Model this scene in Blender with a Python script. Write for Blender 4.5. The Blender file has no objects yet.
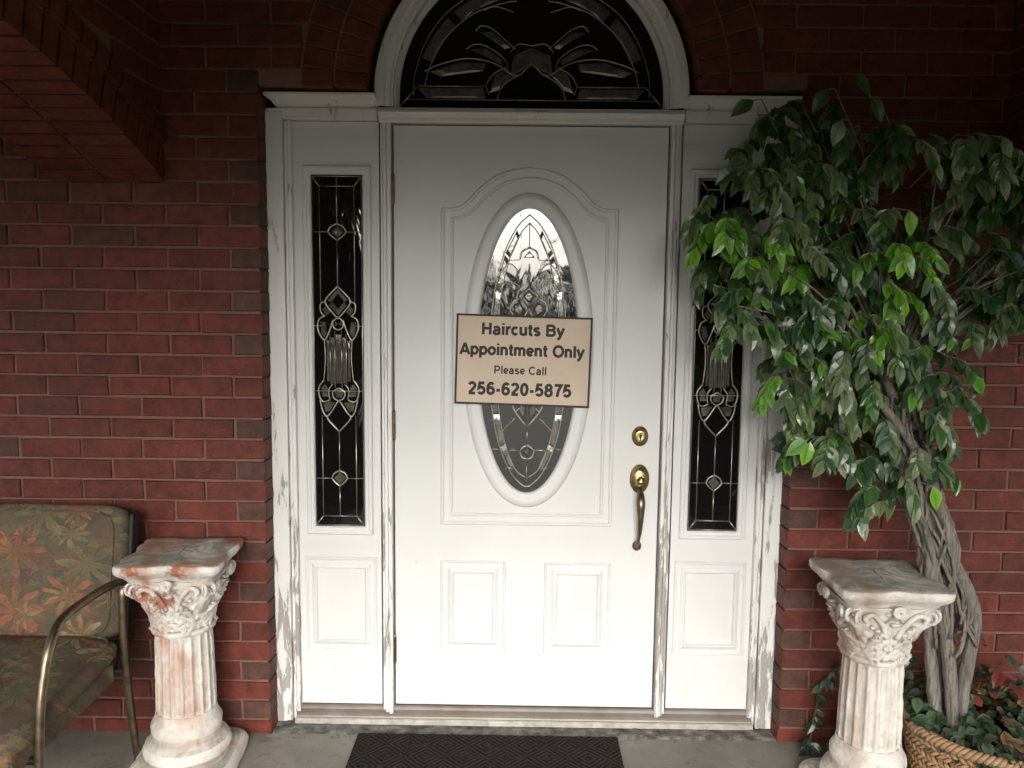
import bpy, bmesh, math, random
from mathutils import Vector, Matrix, noise
R = math.radians
PI = math.pi
rnd = random.Random(7)
scene = bpy.context.scene
col = scene.collection

# ------------------------------------------------------------------ helpers
def tag(o, label=None, cat=None, group=None, kind=None):
    if label: o['label'] = label
    if cat: o['category'] = cat
    if group: o['group'] = group
    if kind: o['kind'] = kind
    return o

def empty(name, loc=(0, 0, 0), rz=0.0, label=None, cat=None, group=None):
    o = bpy.data.objects.new(name, None); col.objects.link(o)
    o.empty_display_size = 0.05
    o.location = loc; o.rotation_euler = (0, 0, rz)
    return tag(o, label, cat, group)

class MB:
    """collects geometry of ONE mesh"""
    def __init__(s): s.v = []; s.f = []; s.m = []; s.c = []; s.col = (1, 1, 1)
    def vert(s, p): s.v.append(tuple(p)); s.c.append(s.col); return len(s.v) - 1
    def face(s, idx, m=0): s.f.append(tuple(idx)); s.m.append(m)
    def box(s, x0, x1, y0, y1, z0, z1, m=0):
        b = len(s.v)
        for z in (z0, z1):
            for x, y in ((x0, y0), (x1, y0), (x1, y1), (x0, y1)): s.vert((x, y, z))
        for q in ((0, 3, 2, 1), (4, 5, 6, 7), (0, 1, 5, 4), (1, 2, 6, 5), (2, 3, 7, 6), (3, 0, 4, 7)):
            s.face([b + i for i in q], m)
    def prism(s, pts, fa, fb, m=0):
        """pts 2D outline; fa/fb map a 2D point to the near and far 3D point"""
        n = len(pts); a = [s.vert(fa(p)) for p in pts]; b = [s.vert(fb(p)) for p in pts]
        s.face(a, m); s.face(b[::-1], m)
        for i in range(n):
            j = (i + 1) % n; s.face((a[j], a[i], b[i], b[j]), m)
    def rings(s, rings, closed=True, cap=True, m=0):
        ids = [[s.vert(p) for p in r] for r in rings]; n = len(ids[0])
        for a, b in zip(ids, ids[1:]):
            for i in range(n if closed else n - 1):
                j = (i + 1) % n; s.face((a[i], a[j], b[j], b[i]), m)
        if cap and closed:
            s.face(ids[0][::-1], m); s.face(ids[-1], m)
        return ids
    def tube(s, pts, r, n=8, cap=True, m=0, closed=False):
        pts = [Vector(p) for p in pts]; k = len(pts)
        rr = r if isinstance(r, (list, tuple)) else [r] * k
        prev = None; out = []
        for i, p in enumerate(pts):
            if closed: t = pts[(i + 1) % k] - pts[i - 1]
            else: t = pts[min(i + 1, k - 1)] - pts[max(i - 1, 0)]
            if t.length < 1e-9: t = Vector((0, 0, 1))
            t.normalize()
            if prev is None:
                u = t.orthogonal().normalized()
            else:
                u = prev - t * prev.dot(t)
                if u.length < 1e-6: u = t.orthogonal()
                u.normalize()
            prev = u; w = t.cross(u)
            out.append([p + (u * math.cos(2 * PI * j / n) + w * math.sin(2 * PI * j / n)) * rr[i] for j in range(n)])
        if closed: out.append(out[0])
        s.rings(out, True, cap and not closed, m)
    def lathe(s, prof, c=(0, 0, 0), n=32, axis='z', m=0):
        rg = []
        for r, h in prof:
            ring = []
            for j in range(n):
                a = 2 * PI * j / n; x, y = r * math.cos(a), r * math.sin(a)
                if axis == 'z': ring.append((c[0] + x, c[1] + y, c[2] + h))
                else: ring.append((c[0] + x, c[1] - h, c[2] + y))
            rg.append(ring)
        s.rings(rg, True, True, m)
    def build(s, name, mats, parent=None, smooth=False, bevel=0, subsurf=0, color=False):
        me = bpy.data.meshes.new(name); me.from_pydata(s.v, [], s.f)
        if not isinstance(mats, (list, tuple)): mats = [mats]
        for mt in mats: me.materials.append(mt)
        me.polygons.foreach_set('material_index', s.m)
        if color:
            at = me.color_attributes.new('Col', 'FLOAT_COLOR', 'POINT')
            buf = []
            for c in s.c: buf += [c[0], c[1], c[2], 1.0]
            at.data.foreach_set('color', buf)
        bm = bmesh.new(); bm.from_mesh(me); bmesh.ops.recalc_face_normals(bm, faces=bm.faces); bm.to_mesh(me); bm.free()
        if smooth: me.polygons.foreach_set('use_smooth', [True] * len(me.polygons))
        me.update()
        o = bpy.data.objects.new(name, me); col.objects.link(o); o.parent = parent
        if subsurf:
            md = o.modifiers.new('sub', 'SUBSURF'); md.levels = md.render_levels = subsurf
        if bevel:
            md = o.modifiers.new('bev', 'BEVEL'); md.width = bevel; md.segments = 2; md.limit_method = 'ANGLE'; md.angle_limit = R(40)
        return o

def offset_path(pts, d, closed=True):
    n = len(pts); out = []
    for i in range(n):
        a = Vector(pts[i - 1]) if (closed or i > 0) else None
        b = Vector(pts[i]); c = Vector(pts[(i + 1) % n]) if (closed or i < n - 1) else None
        def nr(p, q):
            t = (q - p).normalized(); return Vector((t.y, -t.x))
        if a is None: m = nr(b, c)
        elif c is None: m = nr(a, b)
        else:
            n1, n2 = nr(a, b), nr(b, c); m = (n1 + n2) / max(0.3, 1 + n1.dot(n2))
        out.append(b + m * d)
    return out

def molding(mb, pts, prof, closed=True, y=0.0, m=0):
    """pts counter-clockwise (x,z); prof = (outward offset, height towards the viewer)"""
    rg = []
    for d, h in prof:
        rg.append([(p.x, y - h, p.y) for p in offset_path(pts, d, closed)])
    ids = [[mb.vert(p) for p in r] for r in rg]; n = len(pts)
    for a, b in zip(ids, ids[1:]):
        for i in range(n if closed else n - 1):
            j = (i + 1) % n; mb.face((a[i], a[j], b[j], b[i]), m)

def rect(x0, x1, z0, z1): return [(x0, z0), (x1, z0), (x1, z1), (x0, z1)]
def ellipse(cx, cz, a, b, n=96): return [(cx + a * math.cos(2 * PI * i / n), cz + b * math.sin(2 * PI * i / n)) for i in range(n)]
def smooth_path(pts, k=8):
    """Catmull-Rom"""
    P = [Vector(p) for p in pts]; P = [P[0] * 2 - P[1]] + P + [P[-1] * 2 - P[-2]]; out = []
    for i in range(1, len(P) - 2):
        for j in range(k):
            t = j / k; a, b, c, d = P[i - 1:i + 3]
            out.append(0.5 * ((2 * b) + (c - a) * t + (2 * a - 5 * b + 4 * c - d) * t * t + (3 * b - a - 3 * c + d) * t ** 3))
    out.append(P[-2]); return out

# ------------------------------------------------------------------ materials
class NT:
    def __init__(s, name):
        s.m = bpy.data.materials.new(name); s.m.use_nodes = True; s.t = s.m.node_tree
        s.b = s.t.nodes['Principled BSDF']; s.tc = None
    def n(s, typ, **kw):
        nd = s.t.nodes.new(typ)
        for k, v in kw.items():
            if k.startswith('i_'):
                key = k[2:]; key = int(key) if key.isdigit() else key.replace('_', ' ')
                s.put(nd.inputs[key], v)
            else: setattr(nd, k, v)
        return nd
    def put(s, sock, v):
        if isinstance(v, bpy.types.NodeSocket): s.t.links.new(v, sock)
        else:
            if sock.type == 'RGBA' and isinstance(v, tuple) and len(v) == 3: v = v + (1,)
            sock.default_value = v
    def obj(s):
        if not s.tc: s.tc = s.n('ShaderNodeTexCoord')
        return s.tc.outputs['Object']
    def map(s, scale=(1, 1, 1), loc=(0, 0, 0), rot=(0, 0, 0), src=None):
        return s.n('ShaderNodeMapping', i_Vector=src or s.obj(), i_Scale=scale, i_Location=loc, i_Rotation=rot).outputs[0]
    def noise(s, scale, detail=4, rough=.55, vec=None, dist=0):
        return s.n('ShaderNodeTexNoise', i_Vector=vec or s.obj(), i_Scale=scale, i_Detail=detail, i_Roughness=rough, i_Distortion=dist).outputs[0]
    def ramp(s, v, lo, hi, a=0.0, b=1.0):
        return s.n('ShaderNodeMapRange', i_Value=v, i_1=lo, i_2=hi, i_3=a, i_4=b).outputs[0]
    def math(s, op, a, b=0.0, c=0.0):
        nd = s.n('ShaderNodeMath', operation=op); s.put(nd.inputs[0], a); s.put(nd.inputs[1], b); s.put(nd.inputs[2], c); return nd.outputs[0]
    def mix(s, f, a, b, mode='MIX'):
        nd = s.n('ShaderNodeMix', data_type='RGBA', blend_type=mode)
        s.put(nd.inputs[0], f); s.put(nd.inputs[6], a); s.put(nd.inputs[7], b); return nd.outputs[2]
    def attr(s, name='Col'): return s.n('ShaderNodeAttribute', attribute_name=name).outputs['Color']
    def sep(s, v): return s.n('ShaderNodeSeparateXYZ', i_0=v).outputs
    def bump(s, h, strength=.3, dist=.002, normal=None):
        nd = s.n('ShaderNodeBump', i_Strength=strength, i_Distance=dist, i_Height=h)
        if normal: s.put(nd.inputs['Normal'], normal)
        return nd.outputs[0]
    def out(s, color=None, rough=None, metal=None, normal=None, spec=None, **kw):
        for k, v in (('Base Color', color), ('Roughness', rough), ('Metallic', metal), ('Normal', normal), ('Specular IOR Level', spec)):
            if v is not None: s.put(s.b.inputs[k], v)
        for k, v in kw.items(): s.put(s.b.inputs[k.replace('_', ' ')], v)
        return s.m

def mat_brick():
    t = NT('brick'); c = t.attr()
    n1 = t.noise(22, 5, .65); n2 = t.noise(160, 3, .6); n3 = t.noise(2.2, 3)
    c = t.mix(1.0, c, t.n('ShaderNodeCombineXYZ', i_0=t.ramp(n1, .32, .68, .62, 1.35), i_1=t.ramp(n1, .32, .68, .66, 1.4), i_2=t.ramp(n1, .32, .68, .62, 1.5)).outputs[0], 'MULTIPLY')
    c = t.mix(t.ramp(n3, .45, .7, 0, .45), c, (.06, .026, .018)); c = t.mix(t.ramp(t.noise(48, 6, .75), .56, .66, 0, .45), c, (.045, .016, .012)); c = t.mix(t.ramp(t.noise(70, 5, .75, t.map((1, 1, 1), (5, 5, 5))), .64, .70, 0, .5), c, (.24, .15, .12))
    c = t.mix(t.ramp(n2, .66, .74, 0, .5), c, (.2, .13, .1))
    h = t.math('ADD', t.math('MULTIPLY', n1, .7), t.math('MULTIPLY', n2, .5))
    return t.out(c, .62, 0, t.bump(h, .8, .005), .3)

def mat_mortar():
    t = NT('mortar'); n = t.noise(60, 4); n3 = t.noise(3, 2)
    return t.out(t.mix(n, (.14, .072, .056), (.24, .14, .108)), .9, 0, t.bump(n, .6, .003), .2)

def mat_brick_tex(name='brickwork'):
    t = NT(name)
    s = t.sep(t.obj()); u = t.math('ADD', s[0], s[1])
    v = t.n('ShaderNodeCombineXYZ', i_0=u, i_1=s[2], i_2=0.0).outputs[0]
    b = t.n('ShaderNodeTexBrick', i_Vector=v, i_Color1=(.12, .028, .02), i_Color2=(.07, .02, .016), i_Mortar=(.13, .07, .055), i_Scale=1.0)
    b.inputs['Mortar Size'].default_value = .005; b.inputs['Brick Width'].default_value = .207; b.inputs['Row Height'].default_value = .07
    n = t.noise(30, 4)
    c = t.mix(t.ramp(n, .3, .7, 0, .5), b.outputs[0], (.06, .02, .016))
    return t.out(c, .8, 0, t.bump(t.math('SUBTRACT', 1.0, b.outputs[1]), .6, .006), .25)

def mat_paint(name, wear=0.0, base=(.73, .725, .705), stretch=True):
    """semi-gloss white; wear>0 peels away in vertical flakes showing weathered wood"""
    t = NT(name)
    n0 = t.noise(3, 3); c = t.mix(t.ramp(n0, .35, .7), base, tuple(x * .93 for x in base))
    fine = t.noise(7, 6, .7)
    c = t.mix(t.ramp(fine, .62, .78, 0, .22), c, (.52, .48, .42))
    c = t.mix(t.math('MULTIPLY', t.ramp(t.noise(5, 5, .7, t.map((1, 1, .7), (2, 2, 2))), .50, .72, 0, .35), t.ramp(t.sep(t.obj())[2], .5, .06)), c, (.50, .46, .39)); c = t.mix(t.ramp(t.noise(38, 4, .6, t.map((1, 1, 1), (9, 2, 2))), .70, .73, 0, .5), c, (.42, .38, .32))
    h = t.noise(240, 2); nrm = None
    if wear > 0:
        z = t.sep(t.obj())[2]
        mv = t.map((1, 1, .16) if stretch else (1, 1, .35))
        w1 = t.noise(34, 6, .62, mv, .4)
        w2 = t.noise(5.0, 3, .5, t.map((1, 1, .35), (3, 1, 7)))
        lo = t.ramp(z, .2, 1.9, .145 * wear, .0)
        sc = t.math('ADD', t.math('ADD', t.math('MULTIPLY', w1, .75), t.math('MULTIPLY', w2, .35)), lo)
        mask = t.ramp(sc, .665, .685)
        rim = t.ramp(sc, .645, .667)
        wood = t.mix(t.noise(60, 4, .6, t.map((1, 1, .08))), (.22, .20, .18), (.44, .42, .39))
        c = t.mix(mask, c, wood)
        h2 = t.math('ADD', t.math('MULTIPLY', rim, -1.0), t.math('MULTIPLY', h, .05))
        nrm = t.bump(h2, .7, .0018)
        rough = t.ramp(mask, 0, 1, .42, .85)
    else:
        nrm = t.bump(t.noise(45, 3), .06, .002); rough = t.ramp(fine, .3, .7, .34, .46)
    return t.out(c, rough, 0, nrm, .45)

def mat_simple(name, color, rough=.5, metal=0.0, var=.25, scale=20, bump=.2, bscale=60, spec=.5, color2=None, bdist=.002):
    t = NT(name); n = t.noise(scale, 4)
    c2 = color2 or tuple(x * (1 - var) for x in color)
    c = t.mix(t.ramp(n, .35, .65), color, c2)
    return t.out(c, rough, metal, t.bump(t.noise(bscale, 4), bump, bdist), spec)

def mat_glass_pane(name, wav=.15, scale=9, ior=1.7):
    t = NT(name)
    n = t.noise(scale, 2, .5, t.map((1, 1, .5)), 1.2)
    return t.out((.006, .006, .006), .03, 0, t.bump(n, wav, .02), .5, IOR=ior)

def mat_concrete():
    t = NT('concrete'); n = t.noise(4, 6, .65); n2 = t.noise(90, 4, .7); n3 = t.noise(1.1, 3)
    c = t.mix(t.ramp(n, .3, .7), (.17, .155, .132), (.27, .25, .22))
    c = t.mix(t.ramp(n3, .45, .62, 0, .7), c, (.12, .11, .095)); c = t.mix(t.ramp(t.noise(9, 6, .7, None, 1.5), .55, .66, 0, .55), c, (.095, .088, .075))
    c = t.mix(t.ramp(n2, .62, .7, 0, .5), c, (.12, .11, .1))
    c = t.mix(t.ramp(t.noise(140, 2), .7, .74, 0, .7), c, (.5, .48, .44))
    return t.out(c, .8, 0, t.bump(t.math('ADD', n, n2), .35, .003), .3)

def mat_plaster(name, rust):
    t = NT(name)
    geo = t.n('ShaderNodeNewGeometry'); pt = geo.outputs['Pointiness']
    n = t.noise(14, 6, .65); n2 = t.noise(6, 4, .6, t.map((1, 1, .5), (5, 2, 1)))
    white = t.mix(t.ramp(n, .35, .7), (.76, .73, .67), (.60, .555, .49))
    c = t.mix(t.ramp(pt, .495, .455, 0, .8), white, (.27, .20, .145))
    s = t.sep(t.obj())
    # grime on the upper face (an upward-facing surface collects dirt)
    nz = t.sep(geo.outputs['True Normal'])[2]
    topm = t.math('MULTIPLY', t.ramp(nz, .75, .95), t.ramp(t.noise(9, 6, .7, None, 1.0), .36, .56))
    c = t.mix(t.math('MULTIPLY', topm, .75), c, t.mix(t.ramp(t.noise(5, 4, .6), .42, .58), (.19, .16, .12), (.17, .19, .155)))
    # rust / terracotta stain patches
    if rust == 'red':
        m = t.math('MULTIPLY', t.ramp(n2, .53, .64), t.ramp(s[2], .12, .5, .35, 1))
        c = t.mix(t.math('MULTIPLY', m, .8), c, t.mix(n, (.50, .22, .12), (.36, .15, .09)))
        for (px, py, pz, r) in ((-.085, -.10, .615, .036), (-.02, -.125, .590, .034), (.03, -.15, .69, .03), (-.10, -.15, .70, .022), (.14, .12, .69, .05)):
            d = t.n('ShaderNodeVectorMath', operation='DISTANCE', i_0=t.obj(), i_1=(px, py, pz)).outputs['Value']
            d = t.math('ADD', d, t.ramp(t.noise(60, 6, .75), .2, .8, -.03, .03))
            c = t.mix(t.ramp(d, r * 1.25, r * .6, 0, .9), c, (.38, .12, .055))
    else:
        m = t.math('MULTIPLY', t.ramp(n2, .44, .6), t.ramp(s[0], -.02, -.085))
        c = t.mix(t.math('MULTIPLY', m, .8), c, t.mix(n, (.38, .24, .16), (.30, .23, .18)))
    h = t.math('ADD', t.noise(34, 6, .7), t.math('MULTIPLY', t.noise(170, 4, .7), .6))
    c = t.mix(t.ramp(t.noise(55, 6, .8), .56, .68, 0, .55), c, (.36, .31, .25))
    return t.out(c, .85, 0, t.bump(h, .9, .006), .2)

def mat_leaf():
    t = NT('leaf'); c = t.attr()
    n = t.noise(60, 3)
    c = t.mix(t.ramp(n, .3, .7, 0, .35), c, t.mix(1.0, c, (.55, .6, .55), 'MULTIPLY'))
    return t.out(c, .30, 0, t.bump(t.noise(120, 3), .3, .001), .6)

def mat_bark():
    t = NT('bark'); v = t.map((1, 1, .10))
    n = t.noise(110, 6, .72, v); n2 = t.noise(8, 3)
    c = t.mix(t.ramp(n, .35, .65), (.10, .083, .066), (.35, .32, .28))
    c = t.mix(t.ramp(n2, .45, .7, 0, .5), c, (.20, .18, .155))
    return t.out(c, .88, 0, t.bump(n, 1.0, .008), .15)

def mat_wicker():
    t = NT('wicker'); n = t.noise(45, 4, .6); c = t.attr()
    c = t.mix(t.ramp(n, .35, .7, 0, .6), c, (.20, .10, .045))
    return t.out(c, .55, 0, t.bump(t.noise(180, 3), .3, .001), .4)

def mat_floral():
    t = NT('floral_fabric')
    co = t.map((1, 1, 1), (.13, .21, .37))
    bgn = t.noise(9, 4, .6); c = t.mix(t.ramp(bgn, .35, .65), (.085, .085, .06), (.17, .125, .09))
    c = t.mix(t.ramp(t.noise(14, 3, .5, t.map((1, 1, 1), (4, 4, 4))), .55, .62, 0, .6), c, (.22, .13, .09))
    def layer(c, scale, petals, off, size, palette, face):
        """flowers scattered over the cloth: petals from the angle round each cell's centre"""
        s = t.sep(t.map((1, 1, 1), off))
        # the cloth wraps over the cushion: use x with z+y so front and top both carry the print
        u = s[0]; w = t.math('ADD', s[2], s[1])
        p = t.n('ShaderNodeCombineXYZ', i_0=u, i_1=w, i_2=0.0).outputs[0]
        wob = t.n('ShaderNodeVectorMath', operation='SCALE', i_0=t.n('ShaderNodeTexNoise', i_Vector=p, i_Scale=13.0, i_Detail=6.0).outputs[1], i_Scale=.055).outputs[0]
        p = t.n('ShaderNodeVectorMath', operation='ADD', i_0=p, i_1=wob).outputs[0]
        vo = t.n('ShaderNodeTexVoronoi', i_Vector=p, i_Scale=scale, voronoi_dimensions='2D'); vo.inputs['Randomness'].default_value = .75
        sc = t.n('ShaderNodeVectorMath', operation='SCALE', i_0=p, i_Scale=1.0).outputs[0]
        d = t.n('ShaderNodeVectorMath', operation='SUBTRACT', i_0=sc, i_1=vo.outputs['Position']).outputs[0]
        ds = t.sep(d)
        cs = t.sep(vo.outputs['Color'])
        ang = t.math('ARCTAN2', ds[1], ds[0])
        r = t.n('ShaderNodeVectorMath', operation='LENGTH', i_0=d).outputs['Value']
        nn = t.math('ADD', petals, t.math('ROUND', t.math('MULTIPLY', cs[1], 2.0)))
        ph = t.math('MULTIPLY', cs[0], 6.0)
        pet = t.math('POWER', t.math('ABSOLUTE', t.math('COSINE', t.math('ADD', t.math('MULTIPLY', ang, nn), ph))), 1.6)
        rad = t.math('MULTIPLY', t.ramp(pet, 0, 1, .25, 1.15), t.math('MULTIPLY', size / scale, t.ramp(cs[2], 0, 1, .7, 1.0)))
        m = t.ramp(t.math('SUBTRACT', rad, r), 0.0, .0025)
        rp = t.n('ShaderNodeValToRGB', i_0=cs[0]); rp.color_ramp.interpolation = 'CONSTANT'
        e = rp.color_ramp.elements
        e[0].position = 0; e[0].color = palette[0] + (1,); e[1].position = 1 / len(palette); e[1].color = palette[1] + (1,)
        for i in range(2, len(palette)):
            q = e.new(i / len(palette)); q.color = palette[i] + (1,)
        vein = t.ramp(t.math('DIVIDE', r, rad), .1, 1.0, .55, 1.15)
        pc = t.mix(1.0, rp.outputs[0], t.n('ShaderNodeCombineXYZ', i_0=vein, i_1=vein, i_2=vein).outputs[0], 'MULTIPLY')
        fade = t.ramp(t.noise(11, 5, .7, t.map((1, 1, 1), off)), .35, .6, .35, 1)
        return t.mix(t.math('MULTIPLY', t.math('MULTIPLY', m, fade), face), c, pc)
    c = layer(c, 9.0, 2.0, (.3, .1, .55), .62, [(.10, .12, .08), (.24, .09, .06), (.13, .08, .10), (.16, .15, .09)], .8)
    c = layer(c, 6.4, 3.0, (0, .03, .02), .64, [(.40, .16, .08), (.42, .34, .18), (.22, .20, .11), (.17, .07, .09), (.34, .19, .09)], .85)
    c = layer(c, 8.0, 3.0, (.62, .33, .81), .5, [(.16, .03, .05), (.30, .22, .12), (.12, .14, .10), (.28, .14, .08)], .8)
    c = layer(c, 11.0, 2.0, (.1, .93, .41), .5, [(.20, .10, .06), (.09, .11, .07), (.23, .19, .11), (.15, .06, .07)], .75)
    c = t.mix(t.ramp(t.noise(32, 5, .7), .4, .65, 0, .55), c, (.10, .085, .06)); c = t.mix(1.0, c, (.84, .82, .78), 'MULTIPLY')
    nz = t.noise(600, 2)
    return t.out(c, .88, 0, t.bump(t.math('ADD', t.noise(18, 3), t.math('MULTIPLY', nz, .4)), .4, .004), .15)

def mat_mat():
    t = NT('mat_rubber'); s = t.sep(t.obj())
    # basket-weave of diagonal ribs
    k = 15.0
    cx = t.math('FLOOR', t.math('MULTIPLY', s[0], k)); cy = t.math('FLOOR', t.math('MULTIPLY', s[1], k))
    par = t.math('PINGPONG', t.math('ADD', cx, cy), 1.0)
    sg = t.math('SUBTRACT', t.math('MULTIPLY', par, 2.0), 1.0)
    d = t.math('ADD', s[0], t.math('MULTIPLY', s[1], sg))
    rib = t.math('ABSOLUTE', t.math('SINE', t.math('MULTIPLY', d, 150.0)))
    n = t.noise(30, 5, .7); n3 = t.noise(120, 3, .7)
    c = t.mix(t.ramp(rib, .35, .9), (.008, .007, .006), (.034, .028, .024))
    c = t.mix(t.ramp(n, .55, .8, 0, .4), c, (.075, .065, .055))
    c = t.mix(t.ramp(t.noise(16, 6, .75, t.map((1, 1, 1), (2, 0, 0))), .655, .68, 0, .75), c, (.34, .33, .30))
    return t.out(c, .75, 0, t.bump(t.math('ADD', rib, t.math('MULTIPLY', n3, .4)), 1.0, .009), .1)

M = dict(
    brick=mat_brick(), mortar=mat_mortar(), brickwork=mat_brick_tex(),
    door=mat_paint('door_paint', 0, (.66, .663, .65)), trim=mat_paint('trim_paint', .18), peel=mat_paint('peeling_paint', .78),
    pane=mat_glass_pane('dark_glass', .10), pane2=mat_glass_pane('textured_glass', .08, 9, 2.05),
    lead=mat_simple('zinc_came', (.52, .50, .44), .32, .9, .3, 60, .2, 200),
    bevelglass=mat_simple('bevelled_glass', (.26, .25, .22), .08, .55, .5, 40, .3, 90, .9),
    brass=mat_simple('worn_brass', (.50, .36, .13), .3, .95, .55, 50, .25, 120, .5, (.24, .19, .12)),
    bronze=mat_simple('tarnished_bronze', (.26, .205, .14), .33, .9, .4, 40, .2),
    dark=mat_simple('dark_metal', (.03, .025, .022), .45, .6),
    sill=mat_simple('sill_metal', (.22, .195, .17), .45, .25, .4, 12, .3, 60, .5, (.17, .14, .115)),
    silllip=mat_simple('sill_lip', (.46, .43, .38), .5, .1, .35, 30),
    grout=mat_simple('rough_mortar_strip', (.20, .19, .17), .9, 0, .6, 25, 1.0, 70, .2, (.07, .065, .058), .008),
    concrete=mat_concrete(), plasterL=mat_plaster('stained_plaster', 'red'), plasterR=mat_plaster('weathered_plaster', 'tan'),
    leaf=mat_leaf(), bark=mat_bark(), wicker=mat_wicker(), floral=mat_floral(), rubber=mat_mat(),
    tan=mat_simple('tan_board', (.60, .475, .355), .5, 0, .10, 8, .05, 60), ink=mat_simple('dark_ink', (.016, .010, .008), .6, 0, .2),
    black=mat_simple('dark_strap', (.018, .016, .015), .6), 
    ceiling=mat_simple('ceiling_board', (.035, .024, .02), .8, 0, .3, 3, .2),
    grass=mat_simple('lawn', (.04, .065, .02), .9, 0, .5, 2, .8, 30, .2), path=mat_simple('path_concrete', (.13, .125, .11), .85, 0, .2, 5),
    soil=mat_simple('moss', (.035, .03, .02), .95, 0, .4, 20, 1.0, 50, .1),
)

# ------------------------------------------------------------------ the setting
def struct(o): o['kind'] = 'structure'; return o
b = MB(); b.box(-150, 150, -200, 60, -.35, -.16); struct(b.build('ground', M['grass']))
b = MB(); b.box(-2.0, 2.0, -14, -3.52, -.17, -.145); b.box(-60, 60, -19, -14.0, -.18, -.15); struct(b.build('path', M['path']))
b = MB(); b.box(-6, 6, -3.5, .3, -.2, 0.0); struct(b.build('porch_floor', M['concrete'], bevel=.008))
b = MB()
g = 90
for iy in range(9):
    for ix in range(g + 1):
        x = -.87 + 1.74 * ix / g; y = -.002 - .105 * iy / 8
        h = .002 + .012 * (1 - iy / 8) * (0.4 + noise.noise(Vector((x * 14, y * 30, 0)))) + .007 * abs(noise.noise(Vector((x * 45, y * 60, 3))))
        if iy == 8: h = -.004
        b.vert((x, y + .008 * noise.noise(Vector((x * 9, iy, 5))) * (iy > 4), max(h, -.004)))
for iy in range(8):
    for ix in range(g): a = iy * (g + 1) + ix; b.face((a, a + 1, a + g + 2, a + g + 1))
for k in range(150):
    x = rnd.uniform(-.86, .86); y = rnd.uniform(-.13, -.01); r = rnd.uniform(.0015, .006)
    b.lathe([(r * .5, 0), (r, r * .5), (r * .3, r * 1.1)], (x, y, .004 * (1 + y / .13)), 5)
struct(b.build('mortar_strip', M['grout'], smooth=True))
b = MB(); b.box(-6, 6, -3.5, .3, 2.9, 3.0)
for k in range(60): b.box(-6 + k * .2 + .003, -6 + k * .2 + .197, -3.49, -.115, 2.89, 2.9015)
struct(b.build('ceiling', M['ceiling']))

# ------------------------------------------------------------------ brickwork with real bricks
CZ = .051; CH = .070; BL = .207; J = .008
def brick_col(kind=None):
    k = rnd.random()
    if k < .86: base = (.128, .027, .0165)
    elif k < .975: base = (.104, .025, .016)
    else: base = (.085, .032, .024)
    if kind == 'grey': base = (.086, .037, .027)
    q = rnd.uniform(.86, 1.14)
    return tuple(x * q for x in base)
def lay_brick(mb, poly, fmap, proud, depth, kind=None):
    """poly: brick outline (u,v); chamfered front"""
    mb.col = brick_col(kind if kind == 'grey' else None)
    c = Vector((sum(p[0] for p in poly) / len(poly), sum(p[1] for p in poly) / len(poly)))
    t1 = rnd.uniform(-.0012, .0012); t2 = rnd.uniform(-.0012, .0012)
    ch = .0028
    inner = []
    for p in poly:
        d = c - Vector(p); 
        inner.append((p[0] + math.copysign(min(ch, abs(d.x) * .5), d.x), p[1] + math.copysign(min(ch, abs(d.y) * .5), d.y)))
    w = proud + rnd.uniform(-.0015, .0015)
    r3 = [fmap(p[0], p[1], w + t1 * (1 if p[0] > c.x else -1) + t2) for p in inner]
    r2 = [fmap(p[0], p[1], w - ch) for p in poly]
    r1 = [fmap(p[0], p[1], -depth) for p in poly]
    mb.rings([r1, r2, r3], True, True, 0)
    mb.col = (1, 1, 1)
def jit(): return rnd.uniform(-.0019, .0019)
def box_poly(u0, u1, v0, v1):
    return [(u0 + jit(), v0 + jit()), (u1 + jit(), v0 + jit()), (u1 + jit(), v1 + jit()), (u0 + jit(), v1 + jit())]

AC = 2.165; AR = .525          # arch of the door unit: centre height, clear radius in the brick
HOUSE = empty('house_wall', (0, 0, 0), 0, 'dark red brick house wall around the white front door', 'brick wall')
YF = -.105
fw = lambda u, v, w: (u, YF - w, v)
mb = MB()
RING0, RING1 = AR + .004, AR + .205
row = 0; z = CZ - CH
def clip_arch(poly, rad):
    pts = []
    n = len(poly)
    for i in range(n):
        a, c = poly[i], poly[(i + 1) % n]
        for k in range(6): t = k / 6; pts.append((a[0] + (c[0] - a[0]) * t, a[1] + (c[1] - a[1]) * t))
    inside = [p for p in pts if math.hypot(p[0], p[1] - AC) < rad]
    if not inside: return poly
    if len(inside) > .86 * len(pts): return None
    out = []
    for p in pts:
        d = Vector((p[0], p[1] - AC)); L = d.length
        if L < rad: d = d / max(L, 1e-6) * rad; p = (d.x, d.y + AC)
        out.append(p)
    return out
while z < 2.92:
    odd = (round((z - CZ) / CH) % 2 == 0)
    z0, z1 = z + J / 2, z + CH - J / 2
    if z < -.01: z0 = .0
    for side in (-1, 1):
        edge = .872
        if z0 < AC + .004:
            x = edge
            first = True
            while x < 5.2:
                L = BL if not (first and odd) else .104
                x1 = x + L - J
                pl = box_poly(side * x, side * x1, z0, min(z1, 9))
                if side < 0: pl = pl[::-1]
                lay_brick(mb, pl, fw, .0, .10 if first else .012, 'grey' if (first and odd and rnd.random() < .75) else None)
                x = x1 + J; first = False
                if rnd.random() < .0: pass
        else:
            x = (-.104 if odd else 0) + J / 2
            while x < 5.2:
                x1 = x + BL - J
                if side > 0 or x >= 0:
                    a0, a1 = (x, x1)
                    pl = box_poly(a0, a1, z0, z1) if side > 0 else box_poly(-a1, -a0, z0, z1)
                    pl = clip_arch(pl, RING1 + .008)
                    if pl: lay_brick(mb, pl, fw, .0, .012)
                x = x1 + J
    z += CH
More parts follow.
